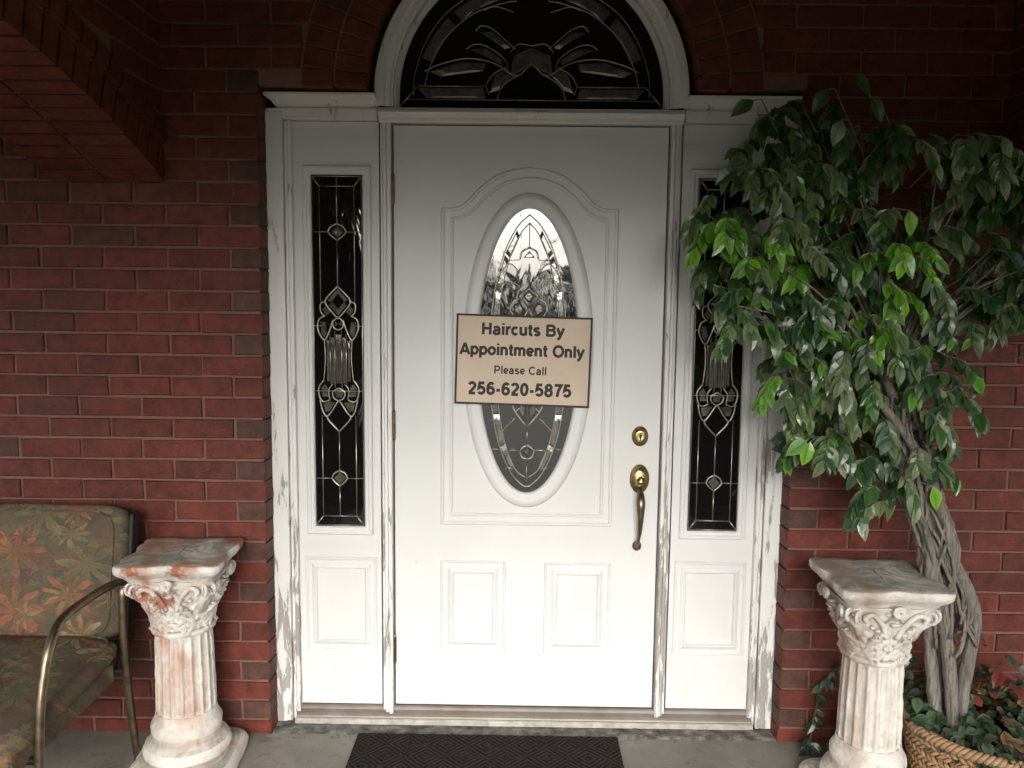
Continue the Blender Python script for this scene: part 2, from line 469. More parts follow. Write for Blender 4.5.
# rowlock ring over the fan window
nv = 34
for i in range(nv):
    a0 = PI * i / nv + .004; a1 = PI * (i + 1) / nv - .004
    for r0, r1 in ((RING0, RING0 + .096), (RING0 + .104, RING1)):
        pl = [(r * math.cos(a), AC + r * math.sin(a)) for r, a in ((r0, a0), (r1, a0), (r1, a1), (r0, a1))]
        if min(p[1] for p in pl) < AC + .004: pl = [(p[0], max(p[1], AC + .004)) for p in pl]
        lay_brick(mb, pl, fw, .0, .10)
# mortar bed: left, right and above the opening
mY0, mY1 = YF + .0065, .25
mb.box(-5.2, -.880, mY0, mY1, 0, 2.9, 1); mb.box(.880, 5.2, mY0, mY1, 0, 2.9, 1)
N = 60
for i in range(N):
    x0, x1 = -.880 + 1.76 * i / N, -.880 + 1.76 * (i + 1) / N
    lo = []
    for x in (x0, x1):
        v = AC + .012
        if abs(x) < RING0 + .004: v = max(v, AC + math.sqrt(max(0, (RING0 + .004) ** 2 - x * x)))
        lo.append(v)
    a = [mb.vert(p) for p in ((x0, mY0, lo[0]), (x1, mY0, lo[1]), (x1, mY0, 2.9), (x0, mY0, 2.9))]
    c = [mb.vert(p) for p in ((x0, mY1, lo[0]), (x1, mY1, lo[1]), (x1, mY1, 2.9), (x0, mY1, 2.9))]
    mb.face(a, 1); mb.face((a[0], c[0], c[1], a[1]), 1); mb.face(c[::-1], 1)
mb.build('brickwork', [M['brick'], M['mortar']], HOUSE, color=True)
b = MB(); b.box(-5.2, 5.2, .27, .33, -.1, 3.0); b.box(-.88, .88, .22, .268, 0, 2.9); b.build('backing_wall', M['black'], HOUSE)

# ------------------------------------------------------------------ arches crossing the porch
def side_arch(name, xf, sgn, label):
    """xf: plane of the face looking at the door; body goes away from it by sgn*width"""
    W = .372
    root = empty(name, (xf, YF, 0), 0, label, 'brick arch')
    SP = 1.868; span = 2.95; rise = .30
    Rr = (span * span / 4 + rise * rise) / (2 * rise)
    cy = -span / 2; czz = SP + rise - Rr
    def soff(y): return czz + math.sqrt(max(0, Rr * Rr - (y - cy) ** 2))
    mb = MB()
    a_s = math.atan2(SP - czz, span / 2)
    n = 44
    # voussoirs: two bricks deep across the soffit, one ring on the face, then a projecting course
    for ring, (h0, h1, proud) in enumerate(((0, .100, 0.0), (.108, .165, .012))):
        for i in range(n):
            t0 = a_s + (PI - 2 * a_s) * i / n; t1 = a_s + (PI - 2 * a_s) * (i + 1) / n
            dt = .0045 / Rr * 1.0
            for (w0, w1) in ((-proud, W / 2 - .004), (W / 2 + .004, W + proud)):
                mb.col = brick_col(); r0 = Rr + h0 + rnd.uniform(-.0015, .0015); r1 = Rr + h1
                q = []
                for w in (w0, w1):
                    for r, a in ((r0, t0 + dt), (r1, t0 + dt), (r1, t1 - dt), (r0, t1 - dt)):
                        q.append((sgn * w, cy + r * math.cos(a), czz + r * math.sin(a)))
                ids = [mb.vert(p) for p in q]
                for f in ((0, 1, 2, 3), (7, 6, 5, 4), (0, 4, 5, 1), (1, 5, 6, 2), (2, 6, 7, 3), (3, 7, 4, 0)): mb.face([ids[k] for k in f])
    mb.col = (1, 1, 1)
    # face bricks of the spandrel, both faces
    for face in (0, 1):
        fx = (lambda u, v, w: (-sgn * w, u, v)) if face == 0 else (lambda u, v, w: (sgn * (W + w), u, v))
        z = CZ + CH * 25; r = 0
        while z < 2.9:
            y = -.004 - (BL / 2 if r % 2 else 0)
            if r % 2: y0s = [(-.004, -.004 - BL / 2 + J)]
            else: y0s = []
            yy = y
            while yy > -span + .02: y0s.append((yy, yy - BL + J)); yy -= BL
            for (ya, yb) in y0s:
                v0, v1 = z + J / 2, min(z + CH - J / 2, 2.895)
                lim = lambda yq: czz + math.sqrt(max(0, (Rr + .172) ** 2 - (yq - cy) ** 2))
                if v1 <= min(lim(ya), lim(yb)) + .008: continue
                pl = [(yb, max(v0, lim(yb))), (ya, max(v0, lim(ya))), (ya, v1), (yb, v1)]
                if min(v1 - pl[0][1], v1 - pl[1][1]) < .004: continue
                lay_brick(mb, pl, fx, 0, .012)
            z += CH; r += 1
    # mortar core
    K = 40
    for i in range(K):
        y0, y1 = -span * i / K, -span * (i + 1) / K
        q = [(sgn * .006, y0, soff(y0) + .006), (sgn * .006, y1, soff(y1) + .006), (sgn * .006, y1, 2.9), (sgn * .006, y0, 2.9),
             (sgn * (W - .006), y0, soff(y0) + .006), (sgn * (W - .006), y1, soff(y1) + .006), (sgn * (W - .006), y1, 2.9), (sgn * (W - .006), y0, 2.9)]
        ids = [mb.vert(p) for p in q]
        for f in ((0, 1, 2, 3), (7, 6, 5, 4), (0, 4, 5, 1)): mb.face([ids[k] for k in f], 1)
    mb.build('brickwork', [M['brick'], M['mortar']], root, color=True)
    return root
side_arch('brick_arch', -1.176, -1, 'low brick arch crossing the porch ceiling, above the floral chair')
side_arch('brick_arch', 1.50, 1, 'low brick arch crossing the porch ceiling, behind the top of the leafy tree')

# front piers and beam (behind the camera; they let in the daylight and show in the glass)
def pier(x0, x1, label):
    r = empty('brick_pillar', ((x0 + x1) / 2, -3.29, 0), 0, label, 'pillar'); w = (x1 - x0) / 2
    b = MB(); b.box(-w, w, -.2, .2, 0, 2.219); b.build('shaft', M['brickwork'], r, bevel=.004)
    b = MB(); b.box(-w - .02, w + .02, -.225, .215, -.15, .1); b.build('base', M['brickwork'], r, bevel=.004)
pier(-1.80, -1.12, 'brick pillar at the porch front, left of the steps')
pier(1.12, 1.90, 'brick pillar at the porch front, right of the steps')
pier(-5.2, -4.6, 'brick pillar at the far left end of the porch front')
pier(4.6, 5.2, 'brick pillar at the far right end of the porch front')
b = MB(); b.box(-5.2, 5.2, -3.49, -3.09, 2.22, 2.899); tag(b.build('porch_beam', M['brickwork'], bevel=.004), 'brick beam across the porch front above the pillars', 'beam')

# ------------------------------------------------------------------ door frame
FR = empty('door_frame', (0, 0, 0), 0, 'white door frame with peeling paint, glazed side panels and arched fan window', 'door frame')
for s in (-1, 1):
    b = MB()
    def vbox(x0, x1, yf, z0, z1): b.box(min(s * x0, s * x1), max(s * x0, s * x1), yf, .05, z0, z1)
    vbox(.818, .8745, -.030, .004, 2.110)
    vbox(.806, .8165, -.018, .010, 2.084)
    vbox(.791, .8045, -.024, .012, 2.084)
    b.build('casing', M['peel'], FR, bevel=.003)
    b = MB()
    vbox(.490, .4985, -.012, .040, 2.084)
    vbox(.477, .4885, -.022, .020, 2.084)
    vbox(.462, .4755, -.028, .016, 2.084)
    b.build('mullion', M['peel'], FR, bevel=.003)
    # flat lintel and sloping cap over the side window
    b = MB(); b.box(*(sorted((s * .505, s * .8745))), -.026, .05, 2.086, 2.122); b.build('lintel', M['trim'], FR, bevel=.003)
    b = MB()
    prof = [(.0, 2.122), (.030, 2.122), (.034, 2.128), (.052, 2.142), (.080, 2.150), (.090, 2.153), (.090, 2.162), (.0, 2.164)]
    x0, x1 = s * .505, s * .868
    ring = []
    for i, x in enumerate((x0, x1)):
        ring.append([(x if (i == 0) else x - s * max(0, .04 - py * .46), .02 - py, pz) for py, pz in prof])
    b.rings(ring); b.build('cap', M['trim'], FR, bevel=.0015)
# lintel of the door: rounded ledge under the fan window
b = MB()
prof = [(-.05, 2.079), (.026, 2.079), (.030, 2.084), (.030, 2.094), (.042, 2.100), (.046, 2.108), (.042, 2.116), (.034, 2.118), (.034, 2.124), (-.05, 2.1255)]
b.rings([[(x, -h, zz) for h, zz in prof] for x in (-.500, .500)]); b.build('ledge', M['trim'], FR, bevel=.001)
# arched surround
def arc(r, n=64, zc=AC, lo=2.127):
    return [(r, lo)] + [(r * math.cos(PI * i / n), zc + r * math.sin(PI * i / n)) for i in range(n + 1)] + [(-r, lo)]
b = MB()
molding(b, arc(.452)[::-1], [(-.062, -.05), (-.062, .036), (-.058, .042), (-.030, .042), (-.024, .036), (-.010, .036), (-.006, .030), (0, .030), (0, -.05)], False)
b.build('arch_trim', M['trim'], FR)
b = MB()
molding(b, arc(.434)[::-1], [(-.0165, -.04), (-.0165, .022), (-.010, .026), (-.004, .016), (0, .010), (0, -.04)], False)
FW = empty('x') if False else None
fan = b.build('fan_window', M['trim'], FR)
b = MB(); ring = arc(.437, 64)
b.prism(ring, lambda p: (p[0], .0, p[1]), lambda p: (p[0], .012, p[1])); b.build('pane', M['pane'], fan)
b = MB()
def lead(pts, r=.0026, y=-.004, mirror=True, sm=True, mb=None):
    r *= .62
    mb = mb or b
    q = [(p[0], p[1]) for p in pts]
    P = smooth_path([Vector((p[0], p[1])) for p in q], 6) if sm and len(q) > 2 else [Vector(p) for p in q]
    mb.tube([(p.x, y, p.y) for p in P], r, 6)
    if mirror: mb.tube([(-p.x, y, p.y) for p in P], r, 6)
lead([(r * .0, 0) for r in (0, 1)], .0001) if False else None
lead([(-.388, 2.170), (-.383, 2.24), (-.345, 2.345), (-.27, 2.44), (-.14, 2.515), (0, 2.545)], .0024)
lead([(-.352, 2.198), (-.335, 2.26), (-.29, 2.345), (-.20, 2.425), (-.10, 2.462), (-.05, 2.47)], .0028)
lead([(-.434, 2.133), (-.375, 2.200)], .003, sm=False)
lead([(-.375, 2.200), (-.150, 2.200)], .0032, sm=False)
lead([(-.41, 2.157), (.41, 2.157)], .0028, mirror=False, sm=False)
lead([(-.352, 2.247), (-.30, 2.270), (-.22, 2.288), (-.15, 2.282), (-.10, 2.262), (-.06, 2.235)], .003)
lead([(-.215, 2.318), (-.19, 2.333), (-.155, 2.330), (-.11, 2.305), (-.082, 2.275), (-.08, 2.245)], .003)
lead([(-.185, 2.375), (-.165, 2.392), (-.13, 2.382), (-.09, 2.35), (-.055, 2.32)], .003)
lead([(-.16, 2.44), (-.12, 2.452), (-.06, 2.435)], .0025)
lead([(-.07, 2.31), (-.045, 2.335), (0, 2.330)], .0025)
lead([(-.085, 2.262), (-.125, 2.240), (-.148, 2.205), (-.140, 2.175)], .003)
lead([(-.035, 2.240), (-.07, 2.222), (-.100, 2.195), (-.112, 2.160)], .0032)
lead([(-.035, 2.240), (0, 2.275)], .003, sm=False)
lead([(-.06, 2.235), (-.035, 2.240)], .003, sm=False)
b.build('leading', M['lead'], fan, smooth=True)
b = MB()
def gem(pts, h=.006, y=-.001, mb=None):
    """faceted glass piece"""
    mb = mb or b
    c = Vector((sum(p[0] for p in pts) / len(pts), sum(p[1] for p in pts) / len(pts)))
    o = [(p[0], y, p[1]) for p in pts]; i = [(c.x + (p[0] - c.x) * .62, y - h, c.y + (p[1] - c.y) * .62) for p in pts]
    mb.rings([o, i])
def gem2(pts, **k): gem(pts, **k); gem([(-p[0], p[1]) for p in pts][::-1], **k)
gem2([(-.345, 2.162), (-.375, 2.195), (-.160, 2.195), (-.150, 2.162)], h=.004)
gem2([(-.335, 2.247), (-.24, 2.278), (-.15, 2.275), (-.16, 2.25), (-.30, 2.232)], h=.003); gem2([(-.205, 2.318), (-.15, 2.322), (-.095, 2.285), (-.10, 2.27), (-.16, 2.30)], h=.003); gem2([(-.175, 2.373), (-.13, 2.374), (-.07, 2.325), (-.09, 2.32), (-.14, 2.355)], h=.003); gem([(-.07, 2.235), (0, 2.268), (.07, 2.235), (.06, 2.30), (0, 2.325), (-.06, 2.30)], h=.003)
for (a0, a1) in ((20, 44), (48, 72)):
    q_ = [(.345 * math.cos(R(a)), AC + .325 * math.sin(R(a))) for a in range(a0, a1 + 1, 6)] + [(.383 * math.cos(R(a)), AC + .365 * math.sin(R(a))) for a in range(a1, a0 - 1, -6)]
    gem2(q_, h=.003)
gem2([(-.14, 2.18), (-.12, 2.238), (-.09, 2.255), (-.065, 2.235), (-.105, 2.19)])
b.build('bevelled_glass', M['bevelglass'], fan)

def side_window(cx):
    # narrow raised panel: slab with moulded glass frame and an embossed lower panel
    sgn = 1 if cx > 0 else -1
    b = MB(); b.box(cx - .147, cx + .1415, .0, .04, .062, 2.084) if sgn < 0 else b.box(cx - .1415, cx + .147, .0, .04, .062, 2.084)
    molding(b, rect(cx - .117, cx + .117, .268, .592), [(.010, -.001), (.006, .005), (.001, .005), (-.003, .0006), (-.014, .0004), (-.017, .003), (-.026, .008), (-.030, .008), (-.034, .0012)])
    o = b.build('side_window', M['door'], FR)
    b = MB()
    molding(b, rect(cx - .0845, cx + .0845, .712, 1.911), [(.030, -.002), (.030, .008), (.026, .012), (.017, .012), (.014, .008), (.006, .008), (.002, .004), (-.001, -.002)])
    b.build('glass_frame', M['door'], o, bevel=.001)
    b = MB(); b.box(cx - .085, cx + .085, -.0022, .004, .7115, 1.9115); b.build('pane', M['pane'], o)
    b = MB(); y = -.006
    K = 1 / 293.0
    Z = lambda py: 1.908 - (py - 176) * (1.908 - .714) / (525 - 176)
    def L(pts, r=.0019, mirror=True, sm=True):
        P = [Vector((p[0] * K, Z(p[1]))) for p in pts]
        if sm and len(P) > 2: P = smooth_path(P, 5)
        b.tube([(cx + p.x, y, p.y) for p in P], r, 6)
        if mirror: b.tube([(cx - p.x, y, p.y) for p in P], r, 6)
    for X in (24.2,): L([(-X, 176.5), (-X, 524.5)], .0016, sm=False)
    L([(-24, 176.6), (24, 176.6)], .0016, False, False); L([(-24, 524.4), (24, 524.4)], .0016, False, False)
    L([(-17, 186), (-17, 298)], sm=False); L([(-17, 412), (-17, 515)], sm=False)
    L([(-17, 186), (17, 186)], .0018, False, False); L([(-17, 515), (17, 515)], .0018, False, False)
    L([(-24, 177), (-17, 186)], .0024, sm=False); L([(-24, 524), (-17, 515)], .0024, sm=False)
    L([(0, 176), (0, 222)], .002, False, False); L([(0, 237), (0, 284)], .002, False, False)
    L([(0, 428), (0, 469)], .002, False, False); L([(0, 484), (0, 515)], .002, False, False)
    for zz, a in ((230, 9), (476, 8)):
        L([(-24, zz), (-a, zz)], .0014, sm=False)
        L([(-a, zz), (-a * .7, zz - 5), (0, zz - 8), ], .0026); L([(-a, zz), (-a * .6, zz + 4), (0, zz + 8)], .0026)
    L([(-24, 322), (-17, 322)], .0014, sm=False); L([(-24, 387), (-17, 387)], .0014, sm=False); L([(-17, 387), (17, 387)], .0014, False, False)
    # jewel cluster
    L([(0, 283), (-7, 290), (-12, 296), (-11, 302), (0, 315)], .0028)
    L([(-12, 298), (-17, 300), (-17, 308), (-13, 313)], .0024)
    L([(-13, 312), (-19, 316), (-20, 326), (-14, 336), (-9, 328), (-5, 316)], .0026)
    L([(0, 313), (-5, 318), (-4, 324), (0, 326)], .0024)
    L([(-14, 334), (-13, 355), (-15, 378)], .002); L([(-8, 330), (-8, 380)], .0018, sm=False); L([(-3.4, 327), (-3.4, 384)], .0018, sm=False)
    L([(-15, 376), (-20, 384), (-19, 394), (-15, 398), (-9, 396)], .0026)
    L([(-9, 396), (-10, 386), (-6, 380)], .0022)
    L([(-19, 396), (-16, 408), (-11, 412), (0, 396)], .0026)
    L([(-11, 411), (-11, 416), (0, 428)], .0028)
    L([(0, 384), (-6, 388), (-5, 394), (0, 397)], .0026)
    b.build('leading', M['lead'], o, smooth=True)
    b = MB()
    def G(pts, mirror=True, h=.005):
        P = [(cx + p[0] * K, Z(p[1])) for p in pts]; gem(P, h, -.002, b)
        if mirror: gem([(cx - p[0] * K, Z(p[1])) for p in pts][::-1], h, -.002, b)
    G([(0, 312), (-9, 302), (-6, 298), (0, 305)]); G([(-12, 302), (-7, 308), (-12, 312), (-16, 306)])
    G([(0, 285), (-6, 291), (-10, 297), (-6, 298), (0, 290)])
    G([(-18, 318), (-17, 330), (-14, 334), (-11, 328), (-13, 318)]); G([(-4, 316), (0, 320), (-3, 323)])
    G([(-12, 336), (-12, 378), (-9, 378), (-9, 336)], h=.003); G([(-2.8, 330), (-2.8, 380), (0, 380), (0, 330)], h=.003)
    G([(-7.5, 333), (-7.5, 380), (-4, 380), (-4, 333)], h=.0025)
    G([(-18, 384), (-17, 393), (-10, 393), (-11, 384), (-14, 380)]); G([(-5, 388), (-3, 394), (3, 394), (5, 388), (0, 385)], False)
    G([(-16, 400), (-14, 408), (-10, 408), (-4, 399), (-9, 398)], h=.004)
    G([(-6, 476), (0, 469), (6, 476), (0, 483)], False); G([(-6, 230), (0, 223), (6, 230), (0, 236)], False)
    b.build('bevelled_glass', M['bevelglass'], o)
side_window(-.6465)
side_window(.6465)
# threshold
b = MB()
prof = [(-.05, .0595), (.004, .0595), (.010, .055), (.012, .046), (.030, .040), (.036, .034), (.038, .028), (-.05, .006)]
b.rings([[(x, -h, zz) for h, zz in prof] for x in (-.803, .803)]); th = b.build('threshold', M['sill'], FR)
b = MB(); b.rings([[(x, -h, zz) for h, zz in [(.0, .012), (.040, .0275), (.046, .024), (.046, .008), (.0, .008)]] for x in (-.806, .806)])
b.build('lip', M['silllip'], th, bevel=.001)

# ------------------------------------------------------------------ the door
D = empty('front_door', (0, 0, .043), 0, 'white panelled front door with leaded oval window and brass handle', 'door')
D.location = (0, 0, 0)
b = MB(); b.box(-.4555, .4555, -.002, .042, .0645, 2.0735)
def emb(x0, x1, z0, z1):
    molding(b, rect(x0, x1, z0, z1), [(.010, .001), (.006, .007), (.002, .007), (-.002, .0022), (-.016, .0018), (-.019, .0040), (-.028, .0105), (-.033, .0105), (-.037, .0070)])
emb(-.289, -.077, .270, .586); emb(.075, .289, .268, .584)
# large embossed panel with an arched head round the oval
P = [(-.290, .730), (.290, .730), (.290, 1.800), (.262, 1.800)]
head = [(.262, 1.800), (.235, 1.806), (.205, 1.826), (.165, 1.868), (.11, 1.908), (.055, 1.928), (0, 1.934)]
hp = [(p.x, p.y) for p in smooth_path([Vector(p) for p in head], 6)][1:]
P += hp + [(-x, zz) for x, zz in hp[:-1]][::-1] + [(-.262, 1.800), (-.290, 1.800)]
molding(b, P, [(.008, .002), (.004, .0075), (-.002, .0075), (-.006, .0025), (-.024, .0024), (-.027, .0075), (-.032, .0075), (-.036, .002)])
b.build('door_leaf', M['door'], D)
OC = 1.323
b = MB()
molding(b, ellipse(0, OC, .170, .484), [(-.002, .0), (0, .008), (.004, .014), (.012, .017), (.020, .014), (.026, .016), (.038, .015), (.048, .009), (.052, .003), (.052, -.002)])
ov = b.build('oval_window', M['door'], D, smooth=True)
b = MB(); b.prism(ellipse(0, OC, .171, .485), lambda p: (p[0], -.0035, p[1]), lambda p: (p[0], -.0005, p[1])); b.build('pane', M['pane2'], ov)
b = MB()
def ZO(py): return OC + (350.5 - py) * (.484 / 142.5)
def O(pts, r=.002, mirror=True, sm=True):
    Pp = [Vector((p[0] * .00342, ZO(p[1]))) for p in pts]
    if sm and len(Pp) > 2: Pp = smooth_path(Pp, 5)
    b.tube([(p.x, -.0065, p.y) for p in Pp], r, 6)
    if mirror: b.tube([(-p.x, -.0065, p.y) for p in Pp], r, 6)
O([(0, 214), (-12, 226), (-24, 250), (-33, 285), (-38, 330), (-39, 350), (-38, 378), (-35, 410), (-28, 444), (-16, 472), (-4, 485), (0, 486)], .0022)
O([(0, 222), (-9, 233), (-19, 256), (-27, 290), (-31, 330), (-32, 350), (-31, 380), (-28, 412), (-22, 442), (-12, 468), (0, 478)], .0020)
O([(0, 222), (0, 246)], .0016, False, False); O([(0, 262), (0, 284)], .0018, False, False); O([(0, 425), (0, 445)], .002, False, False); O([(0, 458), (0, 486)], .0014, False, False)
O([(-9, 257), (-7, 250), (0, 246)], .0032); O([(-24, 259), (-9, 258)], .0012, sm=False); O([(-22, 449), (-6, 449)], .0026, sm=False)
O([(-7, 449), (-4, 446), (0, 444)], .003); O([(-7, 450), (-5, 456), (0, 458)], .003)
O([(-35, 287), (-27, 290)], .002, sm=False); O([(-38, 418), (-29, 417)], .003, sm=False); O([(-35, 448), (-28, 448)], .0026, sm=False); O([(-22, 467), (-13, 468)], .0026, sm=False)
O([(0, 284), (-9, 294), (0, 305)], .0032, sm=False)
O([(-9, 296), (-16, 300), (-18, 308), (-10, 318), (-3, 312), (0, 305)], .003)
O([(-30, 290), (-22, 280), (-12, 282), (-6, 290)], .0022); O([(-29, 272), (-20, 262), (-12, 268), (-14, 276)], .0022)
O([(-18, 314), (-14, 340), (-14, 370), (-17, 396)], .0024)
O([(-16, 400), (-12, 410), (0, 425)], .0034); O([(0, 398), (-7, 405), (-12, 410)], .0024)
O([(-12, 416), (-20, 424), (-25, 430)], .0014)
b.build('leading', M['lead'], ov, smooth=True)
b = MB()
def GO(pts, mirror=True, h=.006):
    Pp = [(p[0] * .00342, ZO(p[1])) for p in pts]; gem(Pp, h, -.003, b)
    if mirror: gem([(-p[0], p[1]) for p in Pp][::-1], h, -.003, b)
GO([(0, 287), (-6, 294), (0, 301), (6, 294)], False); GO([(-8, 299), (-15, 302), (-15, 310), (-8, 314), (-4, 308)]); GO([(-14, 318), (-6, 315), (-2, 320), (-8, 324)])
GO([(-10, 402), (-9, 410), (-2, 420), (-1, 402)]); GO([(-5, 450), (0, 446), (5, 450), (0, 456)], False); GO([(-6, 256), (0, 249), (6, 256)], False)
segs = [((-33, 285), (-27, 290)), ((-38, 330), (-31, 330))]
outp = [(-12, 228), (-24, 252), (-33, 287), (-38, 330), (-38, 378), (-35, 412), (-28, 446), (-15, 472)]
inp = [(-9, 235), (-19, 258), (-27, 290), (-31, 330), (-31, 380), (-28, 412), (-22, 442), (-11, 467)]
for i in range(7): GO([outp[i], outp[i + 1], inp[i + 1], inp[i]], True, .003)
b.build('bevelled_glass', M['bevelglass'], ov)
# deadbolt, handle, hinges
b = MB()
def oval_knob(mb, cx, cz, prof, ax=1.0, az=1.0, y=-.002, n=32):
    mb.rings([[(cx + r * ax * math.cos(2 * PI * j / n), y - h, cz + r * az * math.sin(2 * PI * j / n)) for j in range(n)] for r, h in prof])
oval_knob(b, .388, 1.042, [(.0285, 0), (.0285, .004), (.025, .008), (.021, .008), (.020, .013), (.016, .016), (.010, .015), (.0, .015)], 1, 1.22)
db = b.build('deadbolt', M['brass'], D, smooth=True)
b = MB(); b.box(.386, .390, -.0195, -.014, 1.031, 1.047); oval_knob(b, .388, 1.046, [(.005, .014), (.005, .0175), (.0, .0175)]); b.build('keyhole', M['dark'], db)
HA = empty('handle', (0, 0, 0)); HA.parent = D
b = MB(); oval_knob(b, .390, .893, [(.034, 0), (.034, .004), (.031, .009), (.027, .009), (.0255, .013), (.015, .016), (.0, .016)], 1, 1.5)
b.build('rosette', M['brass'], HA, smooth=True)
b = MB(); b.tube([(.390, -.015, .895), (.390, -.034, .902), (.390, -.046, .893)], [.006, .007, .010], 10); b.rings([[(.390 + sx * .014, -.044 - .004 * k, .903 - .020 * k) for sx in (-1, -.4, .4, 1)] + [(.390 + sx * .012, -.047 - .004 * k, .905 - .020 * k) for sx in (1, -1)] for k in (0, 1)]); b.build('thumb_latch', M['brass'], HA, smooth=True)
b = MB()
gp = smooth_path([Vector(p) for p in ((.390, -.012, .862), (.390, -.040, .848), (.389, -.058, .815), (.389, -.060, .765), (.388, -.050, .712), (.387, -.030, .680), (.387, -.012, .664))], 6)
n = len(gp); b.tube(gp, [.0095 + .0055 * math.exp(-((i / n - .30) / .14) ** 2) - .0035 * math.exp(-((i / n - .75) / .15) ** 2) for i in range(n)], 14)
b.build('grip', M['bronze'], HA, smooth=True)
b = MB(); oval_knob(b, .387, .656, [(.016, 0), (.016, .004), (.012, .008), (.009, .013), (.0, .015)], 1, 1.15); b.build('boss', M['bronze'], HA, smooth=True)
for zz in (1.865, 1.070, .270):
    b = MB()
    b.lathe([(.0, -.052), (.004, -.052), (.0065, -.047), (.0065, .047), (.004, .052), (0, .052)], (-.4585, -.0075, zz), 12)
    for k in (-.028, -.009, .010, .029): b.lathe([(.0069, k - .0006), (.0069, k + .0006)], (-.4585, -.0075, zz), 12)
    b.build('hinge', M['bronze'], D, smooth=False)

# ------------------------------------------------------------------ sign
SG = empty('sign', (-.0165, -.024, 1.2985), 0, 'tan rectangular notice with dark border hung over the oval door window', 'sign')
SG.rotation_euler = (0, R(1.35), 0)
b = MB(); b.box(-.2265, .2265, -.004, .001, -.1505, .1505); b.build('board', M['tan'], SG, bevel=.001)
b = MB(); molding(b, rect(-.2265, .2265, -.1505, .1505), [(.0022, -.001), (.0022, .0062), (-.0045, .0062), (-.0045, .003)], y=0); b.build('border', M['ink'], SG)
def arcp(cx, cy, rx, ry, a0, a1, n=14):
    return [(cx + rx * math.cos(R(a0 + (a1 - a0) * i / n)), cy + ry * math.sin(R(a0 + (a1 - a0) * i / n))) for i in range(n + 1)]
# grotesque letters as strokes; cap height 1, x height .74; (advance, strokes)
XH = .74
def bowl(cx=.30, w=.21): return arcp(cx, XH / 2, w, XH / 2 - .085, 0, 360, 24)
GLY = {
 'H': (.80, [[(.13, 0), (.13, 1)], [(.63, 0), (.63, 1)], [(.13, .52), (.63, .52)]]),
 'B': (.78, [[(.13, 0), (.13, 1)], [(.13, .915), (.42, .915)] + arcp(.42, .725, .19, .19, 90, -90, 10) + [(.13, .535)], [(.13, .535), (.44, .535)] + arcp(.44, .31, .21, .225, 90, -90, 10) + [(.13, .085)]]),
 'A': (.78, [[(.07, 0), (.39, .97)], [(.39, .97), (.71, 0)], [(.18, .27), (.60, .27)]]),
 'O': (.88, [arcp(.44, .5, .33, .43, 0, 360, 30)]),
 'P': (.74, [[(.13, 0), (.13, 1)], [(.13, .915), (.42, .915)] + arcp(.42, .67, .20, .245, 90, -90, 12) + [(.13, .425)]]),
 'C': (.82, [arcp(.43, .5, .32, .43, 42, 318, 26)]),
 'a': (.62, [[(.10, .52)] + arcp(.29, .46, .18, .20, 160, 0, 10) + [(.47, .0)], [(.47, .42), (.27, .37)] + arcp(.24, .205, .145, .135, 110, 270, 8) + arcp(.30, .25, .17, .18, 270, 350, 6)]),
 'i': (.28, [[(.14, 0), (.14, XH)], [(.14, .86), (.14, 1.0)]]),
 'l': (.28, [[(.14, 0), (.14, 1)]]),
 'r': (.42, [[(.13, 0), (.13, XH)], [(.13, .40)] + arcp(.33, .42, .19, .235, 170, 85, 8) + [(.40, .655)]]),
 'c': (.58, [arcp(.30, XH / 2, .20, XH / 2 - .085, 45, 315, 22)]),
 'u': (.62, [[(.12, XH), (.12, .26)] + arcp(.30, .26, .18, .175, 180, 350, 10), [(.49, 0), (.49, XH)]]),
 't': (.38, [[(.18, .94), (.18, .20)] + arcp(.29, .18, .11, .10, 180, 270, 5) + [(.35, .08)], [(.03, .66), (.34, .66)]]),
 's': (.57, [arcp(.285, .525, .17, .13, 25, 180, 8) + [(.13, .47), (.28, .375), (.43, .30)] + arcp(.29, .215, .165, .135, 10, -160, 9)]),
 'y': (.58, [[(.06, XH), (.29, .06)], [(.52, XH), (.29, .06), (.22, -.12)] + [(.15, -.18), (.06, -.18)]]),
 'p': (.64, [[(.12, -.25), (.12, XH)], bowl(.33)]),
 'o': (.64, [bowl(.32, .22)]),
 'n': (.62, [[(.12, 0), (.12, XH)], arcp(.30, .46, .18, .195, 170, 0, 10) + [(.48, 0)]]),
 'm': (.92, [[(.12, 0), (.12, XH)], arcp(.285, .47, .165, .185, 170, 0, 10) + [(.45, 0)], arcp(.615, .47, .165, .185, 170, 0, 10) + [(.78, 0)]]),
 'e': (.60, [[(.11, .36), (.49, .36)], arcp(.30, XH / 2, .20, XH / 2 - .085, 0, 318, 24)]),
 '2': (.64, [arcp(.31, .69, .20, .225, 165, -20, 10) + [(.40, .46), (.13, .13)], [(.08, .085), (.54, .085)]]),
 '5': (.64, [[(.52, .915), (.20, .915), (.14, .50)] + arcp(.31, .335, .205, .25, 130, -150, 16)]),
 '6': (.64, [arcp(.32, .325, .20, .24, 0, 360, 22), arcp(.34, .52, .22, .395, 45, 190, 12) + [(.12, .35)]]),
 '0': (.64, [arcp(.32, .5, .20, .415, 0, 360, 26)]),
 '8': (.64, [arcp(.32, .72, .175, .195, 0, 360, 20), arcp(.32, .295, .205, .225, 0, 360, 22)]),
 '7': (.64, [[(.08, .915), (.54, .915), (.36, .50), (.27, 0)]]),
 '-': (.40, [[(.07, .37), (.33, .37)]]), ' ': (.34, [])}
